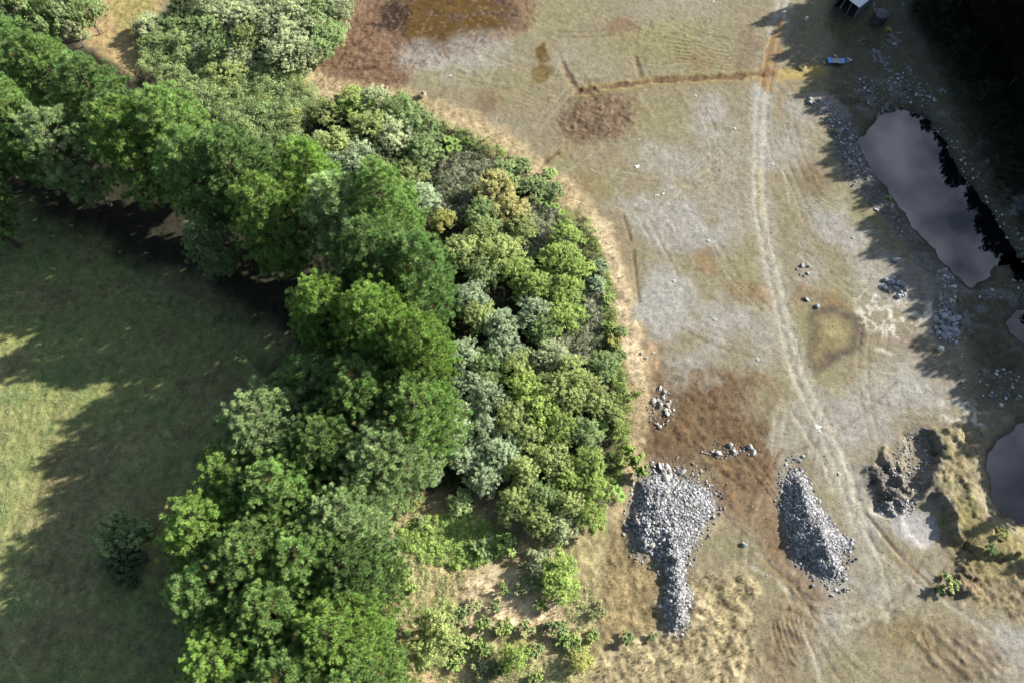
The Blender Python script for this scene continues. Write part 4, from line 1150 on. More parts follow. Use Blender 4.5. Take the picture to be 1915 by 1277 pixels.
GL = 'single bushes in the open'
for px, py, rp, h, mt, kind, lab in [
    (1186, 861, 32, 4.6, 'bright', 'bush', 'lone oval green shrub beside the stone heap, casting a long shadow'),
    (230, 1000, 56, 5.0, 'mid', 'dome', 'lone dark bush standing in the shaded meadow, upper of the two'),
    (240, 1056, 48, 4.0, 'dark', 'dome', 'blackish low bush in the shaded meadow, lower of the two'),
    (1150, 745, 12, 2.2, 'weed', 'bush', 'small green bush on the bank beside the round dark-sided tree'),
    (1190, 735, 10, 1.6, 'bright', 'bush', 'tiny vivid bush at the crest of the dry bank'),
    (1138, 560, 13, 2.0, 'weed', 'bush', 'dark green bush in the hedge line above the pale mint shrubs'),
    (1135, 610, 14, 2.2, 'weed', 'bush', 'green bush in the hedge line beside the larger bramble field'),
    (1148, 640, 14, 2.2, 'gold', 'bush', 'yellowish bush at the lower corner of the larger bramble field'),
    (1175, 1192, 14, 1.8, 'mid', 'bush', 'low green bush at the top of the tussock ground below the stone tail'),
    (1220, 1190, 10, 1.2, 'mid', 'bush', 'small green bush just below the tip of the stone tail'),
    (905, 1020, 26, 2.0, 'mid', 'bush', 'grey-green bush on the lower margin of the bramble clearing'),
    (945, 1015, 24, 2.0, 'weed', 'bush', 'grey bush beside the foot of the wood'),
    (740, 1065, 24, 2.8, 'weed', 'bush', 'green bush beside the pines above the pinkish bare spot'),
    (725, 1030, 20, 2.4, 'weed', 'bush', 'shaded bush against the pines at the bramble clearing'),
    (760, 1085, 22, 2.4, 'weed', 'bush', 'soft bush above the black-shadowed olive clump'),
    (770, 935, 24, 2.4, 'gold', 'bush', 'yellowish bush in the upper corner of the clearing'),
    (785, 972, 12, 1.6, 'mint', 'bush', 'small mint bush in the tawny part of the clearing'),
    (1775, 1095, 22, 2.0, 'olive', 'bush', 'dull bush on the brown mound beside the grey pit'),
    (1868, 1000, 14, 1.5, 'gold', 'bush', 'yellow-green bush below the shaded pool'),
    (1845, 1030, 12, 1.4, 'mid', 'bush', 'dark round bush in the grass below the shaded pool'),
    (1560, 113, 0, 1, 'mid', 'bush', ''),
    (1661, 55, 7, 1.0, 'gold', 'bush', 'bright yellow-green bush beside the black tank'),
    (1562, 246, 6, 0.8, 'gold', 'bush', 'pale green tuft of bush among the stones of the pond bank'),
    (1664, 368, 7, 0.8, 'weed', 'bush', 'tiny green bush on the pond bank edge'),
    (1795, 557, 8, 0.8, 'mint', 'bush', 'tiny pale bush beside the long stone row'),
]:
    if rp: plant_px(kind, 'lone_bush', px, py, rp, h, mt, lab, 'bush', GL, zf=0.5)

# low bushes of the straw clearing, in rows from the top down
rowtxt = ['uppermost', 'second', 'third', 'fourth', 'lowest']
rows = [
    [(940, 1100, 10), (975, 1096, 13), (1000, 1090, 14)],
    [(888, 1130, 13), (925, 1132, 11), (1010, 1130, 12)],
    [(860, 1152, 14), (905, 1165, 14), (945, 1170, 14), (980, 1175, 15), (1040, 1175, 17), (1055, 1195, 16)],
    [(868, 1205, 14), (900, 1210, 17), (930, 1180, 10), (1005, 1215, 12), (1075, 1205, 13)],
    [(850, 1240, 14), (895, 1245, 16), (925, 1250, 16), (1000, 1268, 13), (1110, 1190, 11), (1120, 1140, 12)],
]
ordt = ['first', 'second', 'third', 'fourth', 'fifth', 'sixth']
for i, row in enumerate(rows):
    for j, (px, py, rp) in enumerate(sorted(row)):
        plant_px('bush', 'low_bush', px, py, rp * 1.25, 0.9 + rp * 0.07, ['weed', 'weedp', 'mid', 'weed'][(i + j) % 4],
                 'small green bush on the straw clearing, %s from the pine side in the %s row' % (ordt[j], rowtxt[i]), 'bush', 'low bushes dotted over the straw clearing', zf=0.5)

# ------------------------------------------------------------------ shading conifers along the quarry edge
_r = random.Random(8)
k = 0
GQ = 'dark conifers behind the ponds'
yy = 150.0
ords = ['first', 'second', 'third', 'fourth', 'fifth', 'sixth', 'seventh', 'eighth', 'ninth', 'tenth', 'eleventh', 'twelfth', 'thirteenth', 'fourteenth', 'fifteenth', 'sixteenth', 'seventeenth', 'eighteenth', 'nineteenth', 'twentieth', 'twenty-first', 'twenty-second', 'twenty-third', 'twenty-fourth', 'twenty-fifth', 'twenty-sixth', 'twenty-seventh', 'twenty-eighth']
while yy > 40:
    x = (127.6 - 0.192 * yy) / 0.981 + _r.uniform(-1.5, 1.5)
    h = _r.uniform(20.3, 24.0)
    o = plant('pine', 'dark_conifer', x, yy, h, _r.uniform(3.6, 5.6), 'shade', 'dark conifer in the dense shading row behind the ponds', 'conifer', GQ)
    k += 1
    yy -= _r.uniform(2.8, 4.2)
yy, k = 151.0, 0  # rank added out of view to make the row's shadow solid
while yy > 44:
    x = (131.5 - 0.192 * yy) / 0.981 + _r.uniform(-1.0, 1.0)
    plant(_r.choice(['spire', 'pine']), 'dark_conifer', x, yy, _r.uniform(19.5, 24.0), _r.uniform(4.2, 5.8), 'shade', 'added dark conifer closing the shadow gaps behind the shading row', 'conifer', 'added conifers of the closing rank')
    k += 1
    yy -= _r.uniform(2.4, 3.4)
yy = 152.0  # rank added behind to cover sunlit ground showing through the gaps
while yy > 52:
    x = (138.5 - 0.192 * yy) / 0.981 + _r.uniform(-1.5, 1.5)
    plant('spire', 'dark_conifer', x, yy, _r.uniform(12, 17), _r.uniform(5.0, 6.5), 'shade', 'added dark conifer in the hindmost rank, hiding sunlit ground behind the belt', 'conifer', 'added conifers of the hindmost rank')
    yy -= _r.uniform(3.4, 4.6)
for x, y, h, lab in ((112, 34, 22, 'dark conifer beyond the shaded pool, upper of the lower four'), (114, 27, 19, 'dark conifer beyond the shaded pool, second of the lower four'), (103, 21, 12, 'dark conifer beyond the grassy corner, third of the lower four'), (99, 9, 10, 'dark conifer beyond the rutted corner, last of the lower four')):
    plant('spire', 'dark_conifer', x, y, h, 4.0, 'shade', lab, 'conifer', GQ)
# second rank, thicker, closing the wood at the top corner
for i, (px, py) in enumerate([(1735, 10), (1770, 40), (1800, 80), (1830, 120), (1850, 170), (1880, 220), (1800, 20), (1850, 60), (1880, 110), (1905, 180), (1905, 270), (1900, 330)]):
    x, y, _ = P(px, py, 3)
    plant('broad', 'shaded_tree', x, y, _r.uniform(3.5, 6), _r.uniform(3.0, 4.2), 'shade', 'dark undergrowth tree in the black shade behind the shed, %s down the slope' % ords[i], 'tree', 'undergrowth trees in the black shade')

# ------------------------------------------------------------------ ground cover nobody could count
def inside(poly, x, y):
    return sdf(poly, x, y) > 0


def sample(poly, n, rng):
    p = np.asarray(poly); lo = p.min(0); hi = p.max(0); X = np.zeros((0, 2))
    while len(X) < n:
        q = lo + rng.rand(n * 2, 2) * (hi - lo)
        X = np.concatenate([X, q[inside(poly, q[:, 0], q[:, 1])]])
    return X[:n]


def mounds(name, polys, n, rr, hh, leaf, per, mat, label, seed, z0=0.0, zsq=0.8, up=0.35):
    """A thicket: leaf faces on overlapping humps that follow the ground."""
    rng = np.random.RandomState(seed)
    xy = np.concatenate([sample(p, int(n * f), rng) for p, f in polys])
    R = rng.uniform(rr[0], rr[1], len(xy)); hz = rng.uniform(hh[0], hh[1], len(xy)) * (1 + 0.35 * fbm(xy[:, 0], xy[:, 1], 5, 3, seed))
    gzv = ground_z(xy[:, 0], xy[:, 1])
    m = len(xy) * per
    d = randdir(rng, m); d[:, 2] = np.abs(d[:, 2]) - 0.12
    c = np.stack([xy[:, 0], xy[:, 1], gzv + z0], 1); c[:, 2] += np.maximum(hz - R * zsq, 0.0)
    p = np.repeat(c, per, 0) + d * np.repeat(R, per)[:, None] * (0.55 + 0.45 * rng.rand(m) ** 0.5)[:, None] * np.array([1, 1, zsq])
    nrm = unit(d * 0.7 + randdir(rng, m) * 0.8 + np.array([0, 0, up]))
    V, Fc = diamonds(rng, p, nrm, leaf * rng.uniform(0.6, 1.3, m), 0.6)
    tn = np.clip(np.repeat(rng.normal(0.42, 0.2, len(xy)), per) + rng.normal(0, 0.14, m), 0, 0.88)
    o = link_mesh(name, np_mesh(name, V, Fc, np.repeat(tn, 4)), ML[mat])
    return tag(o, label, name.split('_')[-1], kind='stuff')


def blades(name, polys, n, hh, wd, mat, label, seed, clump=1, lean=0.5, spread=0.25):
    """Grass: thin upright triangles, in tufts."""
    rng = np.random.RandomState(seed)
    xy = np.concatenate([sample(p, max(1, int(n * f / clump)), rng) for p, f in polys])
    th = rng.uniform(0.6, 1.2, len(xy)); tt = np.clip(rng.normal(0.42, 0.2, len(xy)), 0, .85)
    xy = np.repeat(xy, clump, 0) + rng.normal(size=(len(xy) * clump, 2)) * spread
    th = np.repeat(th, clump); tt = np.repeat(tt, clump)
    m = len(xy); z = ground_z(xy[:, 0], xy[:, 1])
    h = rng.uniform(hh[0], hh[1], m) * th; a = rng.rand(m) * 6.283; l = rng.rand(m) * lean
    b = np.stack([xy[:, 0], xy[:, 1], z - 0.03], 1)
    tip = b + np.stack([np.cos(a) * l * h, np.sin(a) * l * h, h], 1)
    s = rng.rand(m) * 6.283; w_ = np.stack([np.cos(s), np.sin(s), 0 * s], 1) * (wd * rng.uniform(0.6, 1.3, m))[:, None]
    V = np.stack([b - w_, b + w_, tip], 1).reshape(-1, 3)
    tn = np.clip(tt + rng.normal(0, 0.12, m), 0, 0.88)
    o = link_mesh(name, np_mesh(name, V, np.arange(m * 3).reshape(-1, 3), np.repeat(tn, 3)), ML[mat])
    return tag(o, label, 'grass', kind='stuff')


SCRUB = pxpoly([(262, 92), (300, 84), (345, 98), (400, 92), (440, 112), (500, 112), (560, 128), (592, 165), (588, 215), (566, 245), (575, 300), (540, 300), (480, 262), (400, 214), (335, 172), (285, 142), (258, 122)], 2.0)
mounds('scrub_thicket', [(SCRUB, 1.0)], 900, (0.7, 1.35), (1.8, 3.0), 0.13, 80, 'mint', 'pale green scrub carpeting the slope above the pine belt', 101)
mounds('scrub_thicket', [(pxpoly([(262, 92), (400, -60), (670, -60), (655, 50), (600, 120), (560, 135), (440, 115), (345, 100)], 1.0), 1.0)], 900, (0.7, 1.3), (1.2, 2.6), 0.14, 55, 'greygreen', 'grey-green scrub filling the gaps between the trees of the slope', 102)
BRA = pxpoly([(828, 300), (850, 285), (900, 290), (930, 320), (905, 345), (880, 370), (860, 410), (830, 395), (815, 350)])
BRB = pxpoly([(985, 370), (1010, 365), (1045, 400), (1030, 440), (1015, 475), (985, 480), (975, 440)])
BRC = pxpoly([(1100, 520), (1130, 545), (1126, 600), (1122, 650), (1090, 670), (1045, 660), (1040, 640), (1085, 610), (1095, 560)])
BRD = pxpoly([(745, 985), (800, 965), (880, 962), (935, 985), (965, 1010), (930, 1045), (860, 1062), (790, 1050), (750, 1020)])
for q, n, lab, sd, mt in ((BRA, 420, 'grey-green bramble patch above the golden trees', 111, 'bramble'), (BRB, 240, 'narrow grey bramble pocket between the golden trees and the ferns', 112, 'bramble'),
                          (BRC, 420, 'large grey bramble field along the outer edge of the wood', 113, 'bramble'), (BRD, 620, 'olive-grey bramble spread over the clearing below the wood', 114, 'weed')):
    mounds('bramble_thicket', [(q, 1.0)], n, (0.35, 0.7), (0.35, 0.8), 0.10, 56, mt, lab, sd)
WOODF = pxpoly([(560, 190), (680, 180), (780, 200), (840, 240), (1010, 340), (1100, 450), (1130, 560), (1160, 690), (1150, 860), (1120, 960), (930, 920), (760, 900), (700, 800), (760, 600), (640, 420), (560, 330)])
mounds('forest_undergrowth', [(WOODF, 1.0)], 2000, (0.6, 1.3), (0.4, 1.4), 0.2, 26, 'dark', 'undergrowth added on the wood and belt floor, dark for the deep shade', 121)  # added dark leaves stand for the black shade between the trees
HEDGE1 = pxpoly([(1095, 395), (1118, 440), (1138, 500), (1150, 560), (1152, 620), (1170, 700), (1185, 740), (1178, 830), (1160, 900), (1140, 960), (1128, 950), (1140, 860), (1150, 780), (1140, 700), (1138, 640), (1122, 580), (1126, 530), (1110, 470), (1085, 420)])
mounds('bank_weeds', [(HEDGE1, 0.75), (pxpoly([(830, 225), (900, 250), (960, 290), (985, 310), (930, 300), (870, 275), (820, 265)]), 0.25)], 520, (0.3, 0.75), (0.3, 1.0), 0.10, 40, 'weed', 'green weeds along the foot of the dry bank', 131)
CLEAR = pxpoly([(705, 935), (760, 930), (800, 960), (760, 985), (750, 1030), (800, 1062), (870, 1075), (845, 1130), (880, 1190), (960, 1185), (1060, 1160), (1070, 1100), (1100, 1080), (1125, 1090), (1110, 1230), (1090, 1290), (740, 1290), (730, 1120), (700, 1010)])
mounds('clearing_weeds', [(CLEAR, 1.0)], 950, (0.25, 0.6), (0.12, 0.4), 0.08, 34, 'weedp', 'mixed green weeds over the clearing below the wood', 132)
blades('straw_grass', [(pxpoly([(850, 1072), (900, 1062), (955, 1076), (995, 1118), (1065, 1150), (1020, 1175), (920, 1190), (860, 1172)]), 0.5), (CLEAR, 0.5)], 7000, (0.2, 0.6), 0.045, 'straw', 'dry straw-coloured grass lying over the clearing', 141, clump=6)
RIMP = pxpoly(RIM); RP = []
rimpoly = pxpoly([(560, 118), (600, 150), (680, 168), (770, 182), (840, 202), (910, 232), (975, 272), (1012, 312), (1062, 340), (1102, 395), (1142, 450), (1168, 520), (1185, 590), (1200, 650), (1212, 700), (1205, 760), (1200, 840), (1190, 910), (1165, 900), (1178, 830), (1182, 740), (1165, 700), (1150, 620), (1148, 560), (1130, 500), (1100, 430), (1060, 372), (1030, 335), (960, 290), (900, 250), (820, 215), (760, 195), (680, 182), (590, 168)])
blades('bank_grass', [(rimpoly, 1.0)], 7000, (0.12, 0.4), 0.05, 'straw', 'dry pale grass along the bank between wood and quarry floor', 142, clump=5)
TUSS = pxpoly([(1270, 1180), (1290, 1070), (1390, 1075), (1425, 1095), (1415, 1180), (1398, 1300), (1100, 1300), (1110, 1235), (1180, 1195)])
blades('tussock_grass', [(TUSS, 1.0)], 4500, (0.2, 0.6), 0.05, 'tuss', 'tan tussock grass at the bottom beyond the stone tail', 143, clump=14, spread=0.32)
blades('ochre_grass', [(pxpoly([(1190, 960), (1200, 1010), (1240, 1060), (1246, 1175), (1180, 1190), (1118, 1220), (1125, 1100), (1145, 980)]), 1.0)], 6000, (0.08, 0.28), 0.04, 'ochre', 'ochre grass beside the tail of the big stone heap', 144, clump=5)
blades('pool_grass', [(GRASSR, 1.0)], 1800, (0.2, 0.5), 0.05, 'tuss', 'rough tan grass between the grey pit and the shaded pool', 145, clump=7)
blades('rush_bed', [(pxpoly([(1066, 180), (1120, 168), (1162, 188), (1184, 216), (1166, 242), (1138, 254), (1092, 264), (1066, 258), (1054, 225)]), 1.0)], 2200, (0.15, 0.45), 0.04, 'rush', 'purplish brown rushes in the low bed on the quarry floor', 146, clump=6)
blades('reed_grass', [(pxpoly([(660, 20), (640, 85), (592, 130), (600, 160), (650, 180), (715, 180), (760, 150), (745, 110), (705, 70), (712, 20)]), 1.0)], 5000, (0.15, 0.4), 0.045, 'reed', 'pinkish brown reeds on the wet ground at the top', 147, clump=6)
TRACT = pxpoly([(1222, 690), (1250, 700), (1230, 750), (1320, 725), (1395, 725), (1430, 800), (1435, 880), (1440, 980), (1380, 950), (1310, 880), (1215, 850), (1205, 740)])
blades('rush_grass', [(TRACT, 1.0)], 5000, (0.08, 0.3), 0.035, 'reed', 'brown rushy growth over the wet tract between wood and ridge heap', 149, clump=4)
FLOORQ = pxpoly([(830, 190), (1000, 80), (1010, 10), (1460, 0), (1560, 260), (1760, 620), (1780, 800), (1640, 860), (1600, 1000), (1780, 1140), (1700, 1290), (1440, 1290), (1440, 1080), (1470, 870), (1420, 720), (1240, 680), (1190, 560), (1130, 420), (1010, 290)])
blades('floor_grass', [(FLOORQ, 1.0)], 5000, (0.05, 0.16), 0.05, 'weedp', 'thin short grass flecked over the quarry floor', 150, clump=3)
blades('meadow_grass', [(pxpoly([(-60, 420), (300, 560), (470, 620), (440, 780), (330, 950), (330, 1170), (380, 1300), (-60, 1300), (-60, 1000), (60, 900), (170, 740), (40, 640), (-60, 640)]), 1.0)], 30000, (0.12, 0.4), 0.05, 'meadow', 'meadow grass in the long shadow of the pine belt', 151, clump=10, spread=0.4)
blades('meadow_grass', [(pxpoly([(-60, 560), (60, 600), (180, 700), (150, 830), (40, 940), (-60, 990)]), 1.0)], 12000, (0.1, 0.3), 0.05, 'meadow', 'yellow-green meadow grass in the sunlit patch', 148, clump=8, spread=0.35)


# ------------------------------------------------------------------ stones
ICO_V = []
_g = (1 + 5 ** 0.5) / 2
for a in (-1, 1):
    for b_ in (-_g, _g):
        ICO_V += [(0, a, b_), (a, b_, 0), (b_, 0, a)]
ICO_V = unit(np.array(ICO_V))
ICO_F = []
for i in range(12):
    for j in range(i + 1, 12):
        for k in range(j + 1, 12):
            A, B, D = ICO_V[i], ICO_V[j], ICO_V[k]
            if max(np.linalg.norm(A - B), np.linalg.norm(B - D), np.linalg.norm(A - D)) < 1.1:
                n_ = np.cross(B - A, D - A)
                ICO_F.append((i, j, k) if n_ @ (A + B + D) > 0 else (i, k, j))
ICO_F = np.array(ICO_F)


def ico_sub():
    V = [tuple(v) for v in ICO_V]; mid = {}; Fn = []

    def m_(a, b):
        key = (min(a, b), max(a, b))
        if key not in mid:
            v = (np.array(V[a]) + np.array(V[b])); v = v / np.linalg.norm(v); mid[key] = len(V); V.append(tuple(v))
        return mid[key]
    for a, b, c in ICO_F:
        x, y, z = m_(a, b), m_(b, c), m_(c, a)
        Fn += [(a, x, z), (x, b, y), (z, y, c), (x, y, z)]
    return np.array(V), np.array(Fn)


SUBV, SUBF = ico_sub()
ROCKS = []
for sd in range(8):
    rng = np.random.RandomState(900 + sd)
    v = SUBV.copy()
    for _ in range(7):                       # cleave flat faces off the ball
        n_ = randdir(rng, 1)[0]; h_ = rng.uniform(0.45, 0.8)
        dd = v @ n_ - h_
        v = v - np.where(dd > 0, dd, 0)[:, None] * n_
    v = v * rng.uniform(0.7, 1.15, 3) * np.array([1.05, 0.95, 0.8]) + rng.normal(0, 0.03, v.shape)
    ROCKS.append(np_mesh('rock', v, SUBF))
    ROCKS[-1].materials.append(M_ROCK)


def gravel(name, polys, n, ss, label, seed, mat, lift=0.3):
    rng = np.random.RandomState(seed)
    xy = np.concatenate([sample(p, int(n * f), rng) for p, f in polys])
    m = len(xy); z = ground_z(xy[:, 0], xy[:, 1])
    s = ss[0] + (ss[1] * 1.25 - ss[0]) * rng.rand(m) ** 3.6
    V = np.repeat(ICO_V[None], m, 0) * rng.uniform(0.72, 1.2, (m, 12, 1)) * (s[:, None, None] * rng.uniform(0.7, 1.2, (m, 1, 3)))
    a = rng.rand(m) * 6.283; ca, sa = np.cos(a)[:, None], np.sin(a)[:, None]
    X = V[..., 0] * ca - V[..., 1] * sa; Y = V[..., 0] * sa + V[..., 1] * ca
    V = np.stack([X + xy[:, :1], Y + xy[:, 1:], V[..., 2] * 0.8 + (z + s * lift)[:, None]], -1).reshape(-1, 3)
    Fc = (ICO_F[None] + (np.arange(m) * 12)[:, None, None]).reshape(-1, 3)
    o = link_mesh(name, np_mesh(name, V, Fc, np.repeat(rng.rand(m), 12)), mat)
    return tag(o, label, 'gravel', kind='stuff')


def shrink(poly, f):
    q = np.asarray(poly); c = q.mean(0)
    return [tuple(c + (p - c) * f) for p in q]


gm2 = bpy.data.materials.new('broken_stone'); gm2.use_nodes = True
t = gm2.node_tree; b = t.nodes['Principled BSDF']; b.inputs['Roughness'].default_value = 0.9
at = N(t, 'ShaderNodeAttribute', attribute_name='tint'); crp = N(t, 'ShaderNodeValToRGB'); e = crp.color_ramp.elements
e[0].color = (0.115, 0.11, 0.105, 1); e[1].color = (0.66, 0.65, 0.62, 1); q = e.new(0.7); q.color = (0.33, 0.322, 0.31, 1)
t.links.new(at.outputs['Fac'], crp.inputs[0]); t.links.new(crp.outputs[0], b.inputs['Base Color'])
gravel('rubble_gravel', [(shrink(HEAP1, 1.03), 1.0)], 7000, (0.07, 0.24), 'broken grey stone covering the wide fan-shaped heap', 201, gm2)
gravel('rubble_gravel', [(shrink(TAIL1, 1.06), 1.0)], 1900, (0.07, 0.22), 'broken grey stone covering the narrow tail of the heap', 202, gm2)
gravel('rubble_gravel', [(shrink(HEAP2, 1.05), 1.0)], 6500, (0.06, 0.22), 'broken pale stone covering the long ridge heap beside the track', 203, gm2)
gravel('rubble_gravel', [(shrink(HEAP3, 1.15), 0.6), (pxpoly([(1752, 505), (1768, 495), (1786, 510), (1786, 582), (1752, 582)]), 0.4)], 700, (0.08, 0.3), 'broken stone of the row beside the pond', 204, gm2)
BANKS = pxpoly([(1505, 178), (1545, 185), (1590, 225), (1612, 262), (1635, 320), (1618, 330), (1570, 290), (1555, 250), (1530, 220)])
for hp, n_, sd_, lb in ((HEAP1, 1800, 221, 'stones spilled round the foot of the fan-shaped heap'), (TAIL1, 500, 222, 'stones spilled beside the heap tail'), (HEAP2, 1800, 223, 'stones spilled round the foot of the ridge heap')):
    gravel('rubble_gravel', [(shrink(hp, 1.3), 1.0)], n_, (0.03, 0.24), lb, sd_, gm2)
gravel('rubble_gravel', [(BANKS, 0.7), (pxpoly([(1565, 290), (1600, 300), (1660, 370), (1720, 450), (1700, 460), (1640, 400), (1590, 350)]), 0.3)], 900, (0.06, 0.26), 'broken stone along the bank of the large pond', 205, gm2)
gravel('rubble_gravel', [(pxpoly([(1730, 195), (1790, 260), (1850, 350), (1910, 440), (1960, 470), (1960, 560), (1860, 560), (1800, 560), (1830, 690), (1960, 690), (1960, 760), (1800, 760), (1770, 640), (1790, 560), (1850, 530), (1920, 480), (1840, 370), (1760, 250), (1715, 205)]), 0.6), (pxpoly([(1590, 150), (1720, 130), (1760, 200), (1690, 195), (1620, 225)]), 0.4)], 1500, (0.04, 0.3), 'broken rock over the shaded banks round the ponds', 209, gm2)
gravel('rubble_gravel', [(pxpoly([(1690, 812), (1730, 800), (1745, 850), (1720, 930), (1650, 950), (1640, 890)]), 0.6), (pxpoly([(1640, 940), (1720, 930), (1710, 960), (1650, 965)]), 0.4)], 1300, (0.05, 0.2), 'stones of the dug pit', 206, gm2)
gravel('rubble_gravel', [(ell(1360, 842, 50, 16, 0), 0.3), (ell(1235, 765, 26, 40, 0), 0.3), (ell(1255, 880, 50, 26, 0), 0.25), (ell(1310, 930, 60, 60, 0), 0.15)], 700, (0.05, 0.2), 'stones strewn over the red-brown wet tract', 207, gm2)
gravel('rubble_gravel', [(pxpoly([(1200, 0), (1400, 0), (1500, 300), (1700, 600), (1780, 780), (1640, 1200), (1450, 1250), (1300, 700), (1200, 500)]), 1.0)], 2600, (0.03, 0.09), 'small stones sprinkled over the quarry floor', 208, gm2)


def rock_at(x, y, s, label, group, mat=None, rng=random):
    me = ROCKS[rng.randrange(8)]
    o = bpy.data.objects.new('rock', me); COL.objects.link(o)
    o.location = (x, y, gz(x, y) + s * 0.32); o.scale = (s * rng.uniform(.85, 1.2), s * rng.uniform(.85, 1.2), s * rng.uniform(.7, 1.0))
    o.rotation_euler = (rng.uniform(-.3, .3), rng.uniform(-.3, .3), rng.uniform(0, 6.28))
    if mat is not None:
        o.material_slots[0].link = 'OBJECT'; o.material_slots[0].material = mat
    return tag(o, label, 'rock', group)


rg = random.Random(77); rn = np.random.RandomState(78)
for poly, n, lo, hi, lab, grp, mt in [
    (shrink(HEAP1, 0.95), 84, .2, .42, 'grey block among the stones of the wide fan-shaped heap', 'blocks on the fan-shaped heap', None),
    (shrink(TAIL1, 0.95), 24, .2, .38, 'grey block on the narrow tail of the fan-shaped heap', 'blocks on the heap tail', None),
    (shrink(HEAP2, 0.97), 66, .18, .36, 'grey block on the long ridge heap beside the track', 'blocks on the ridge heap', None),
    (shrink(HEAP3, 1.05), 22, .45, .85, 'large grey block in the stone row beside the pond', 'blocks in the stone row', None),
    (ell(1672, 540, 26, 22, 10), 24, .35, .6, 'dark block of the loose scatter beside the white scrawls', 'blocks of the loose scatter', None),
    (BANKS, 22, .3, .62, 'grey block on the shaded bank of the large pond', 'blocks on the pond bank', None),
    (ell(1238, 765, 20, 40, 0), 16, .25, .5, 'pale block on the edge of the red-brown wet tract', 'pale blocks by the wet tract', M_ROCKP),
    (ell(1370, 842, 44, 12, 0), 12, .28, .6, 'pale block in the small row across the red-brown tract', 'pale blocks in the small row', M_ROCKP),
    (ell(1250, 884, 26, 16, 0), 14, .35, .7, 'pale boulder at the head of the fan-shaped heap', 'pale boulders at the heap head', M_ROCKP),
    (ell(1502, 510, 16, 16, 0), 6, .22, .45, 'small block of the knot of stones beside the track', 'blocks beside the track', None),
    (ell(1585, 1012, 18, 10, 20), 6, .25, .45, 'block fallen at the track side of the ridge heap', 'blocks fallen from the ridge heap', None),
]:
    for x, y in sample(poly, n, rn):
        rock_at(x, y, rg.uniform(lo, hi) if rg.random() < .8 else hi, lab, grp, mt, rg)
for px, py, s, lab in [(1676, 487, .8, 'big lone boulder above the loose scatter of blocks'), (1528, 573, .55, 'grey boulder on the rim of the muddy puddle'), (1508, 560, .5, 'boulder just above the muddy puddle rim'),
                       (1190, 978, .55, 'big pale boulder on the wood side of the fan-shaped heap'), (1217, 1020, .7, 'white boulder low on the fan-shaped heap'), (1391, 1018, .5, 'whitish stone on the grass film beside the tyre marks'),
                       (1750, 598, .7, 'upright white boulder at the head of the stone row'), (1756, 652, .8, 'pale boulder on the grey floor below the stone row'), (1502, 852, .4, 'small dark stone above the ridge heap'),
                       (1556, 1112, .35, 'stone alone below the ridge heap'), (1520, 1095, .35, 'stone just off the foot of the ridge heap'), (1200, 660, .3, 'small white stone on the crest of the dry bank, upper one'), (1209, 669, .35, 'small white stone on the crest of the dry bank, lower one'), (1222, 660, .3, 'white stone at the head of the red-brown tract')]:
    x, y, _ = P(px, py)
    rock_at(x, y, s, lab, None, M_ROCKP if 'pale' in lab or 'white' in lab else None, rg)

# ------------------------------------------------------------------ shed, tank, trailer and the litter of the yard
M_ROOF = mat_simple('pale_roof_metal', (0.52, 0.53, 0.55), 0.45, 0.3, 0.10, 1.0)
M_WALL = mat_simple('grey_wall_sheet', (0.22, 0.23, 0.26), 0.6, 0.1, 0.12, 1.5)
M_DARK = mat_simple('dark_inside', (0.03, 0.03, 0.035), 0.9)
M_TANK = mat_simple('black_tank_plastic', (0.035, 0.037, 0.045), 0.5, 0, 0.15, 1.5)
M_TANKT = mat_simple('grey_tank_top', (0.10, 0.10, 0.12), 0.7, 0, 0.25, 1.5)  # tank top and its ribs, greyer than the black body
M_BLUE = mat_simple('blue_paint', (0.10, 0.42, 0.95), 0.4, 0, 0.1, 2.0)
M_BOARD = mat_simple('weathered_board', (0.46, 0.42, 0.42), 0.9, 0, 0.25, 3.0)
M_BOARD2 = mat_simple('old_timber', (0.22, 0.195, 0.18), 0.95, 0, 0.3, 3.0)
M_WHITE = mat_simple('white_paint', (0.80, 0.80, 0.78), 0.6, 0, 0.08, 4.0)
M_TYRE = mat_simple('rubber', (0.03, 0.03, 0.03), 0.85)
M_STEEL = mat_simple('grey_steel', (0.35, 0.35, 0.36), 0.5, 0.6)
M_ORANGE = mat_simple('orange_plastic', (0.75, 0.36, 0.08), 0.5)
M_SLAB = mat_simple('broken_concrete', (0.20, 0.20, 0.205), 0.9, 0, 0.25, 2.0)


def part(name, VF, mat, parent, smooth=False):
    V, Fc = VF
    V = np.asarray(V, float)
    me = bpy.data.meshes.new(name)
    me.from_pydata([tuple(v) for v in V], [], [tuple(int(i) for i in f) for f in Fc]); me.update()
    if smooth: me.polygons.foreach_set('use_smooth', [True] * len(me.polygons))
    me.materials.append(mat)
    o = bpy.data.objects.new(name, me); COL.objects.link(o)
    if parent is not None: o.parent = parent
    return o


def lathe(prof, n=32):
    """prof: list of (radius, z). Closed top and bottom."""
    V, Fc = [], []
    for r_, z in prof:
        for k in range(n):
            a = 2 * math.pi * k / n; V.append((r_ * math.cos(a), r_ * math.sin(a), z))
    for i in range(len(prof) - 1):
        for k in range(n):
            Fc.append((i * n + k, i * n + (k + 1) % n, (i + 1) * n + (k + 1) % n, (i + 1) * n + k))
    Fc.append(tuple(range(n))[::-1]); Fc.append(tuple((len(prof) - 1) * n + k for k in range(n)))
    return V, Fc


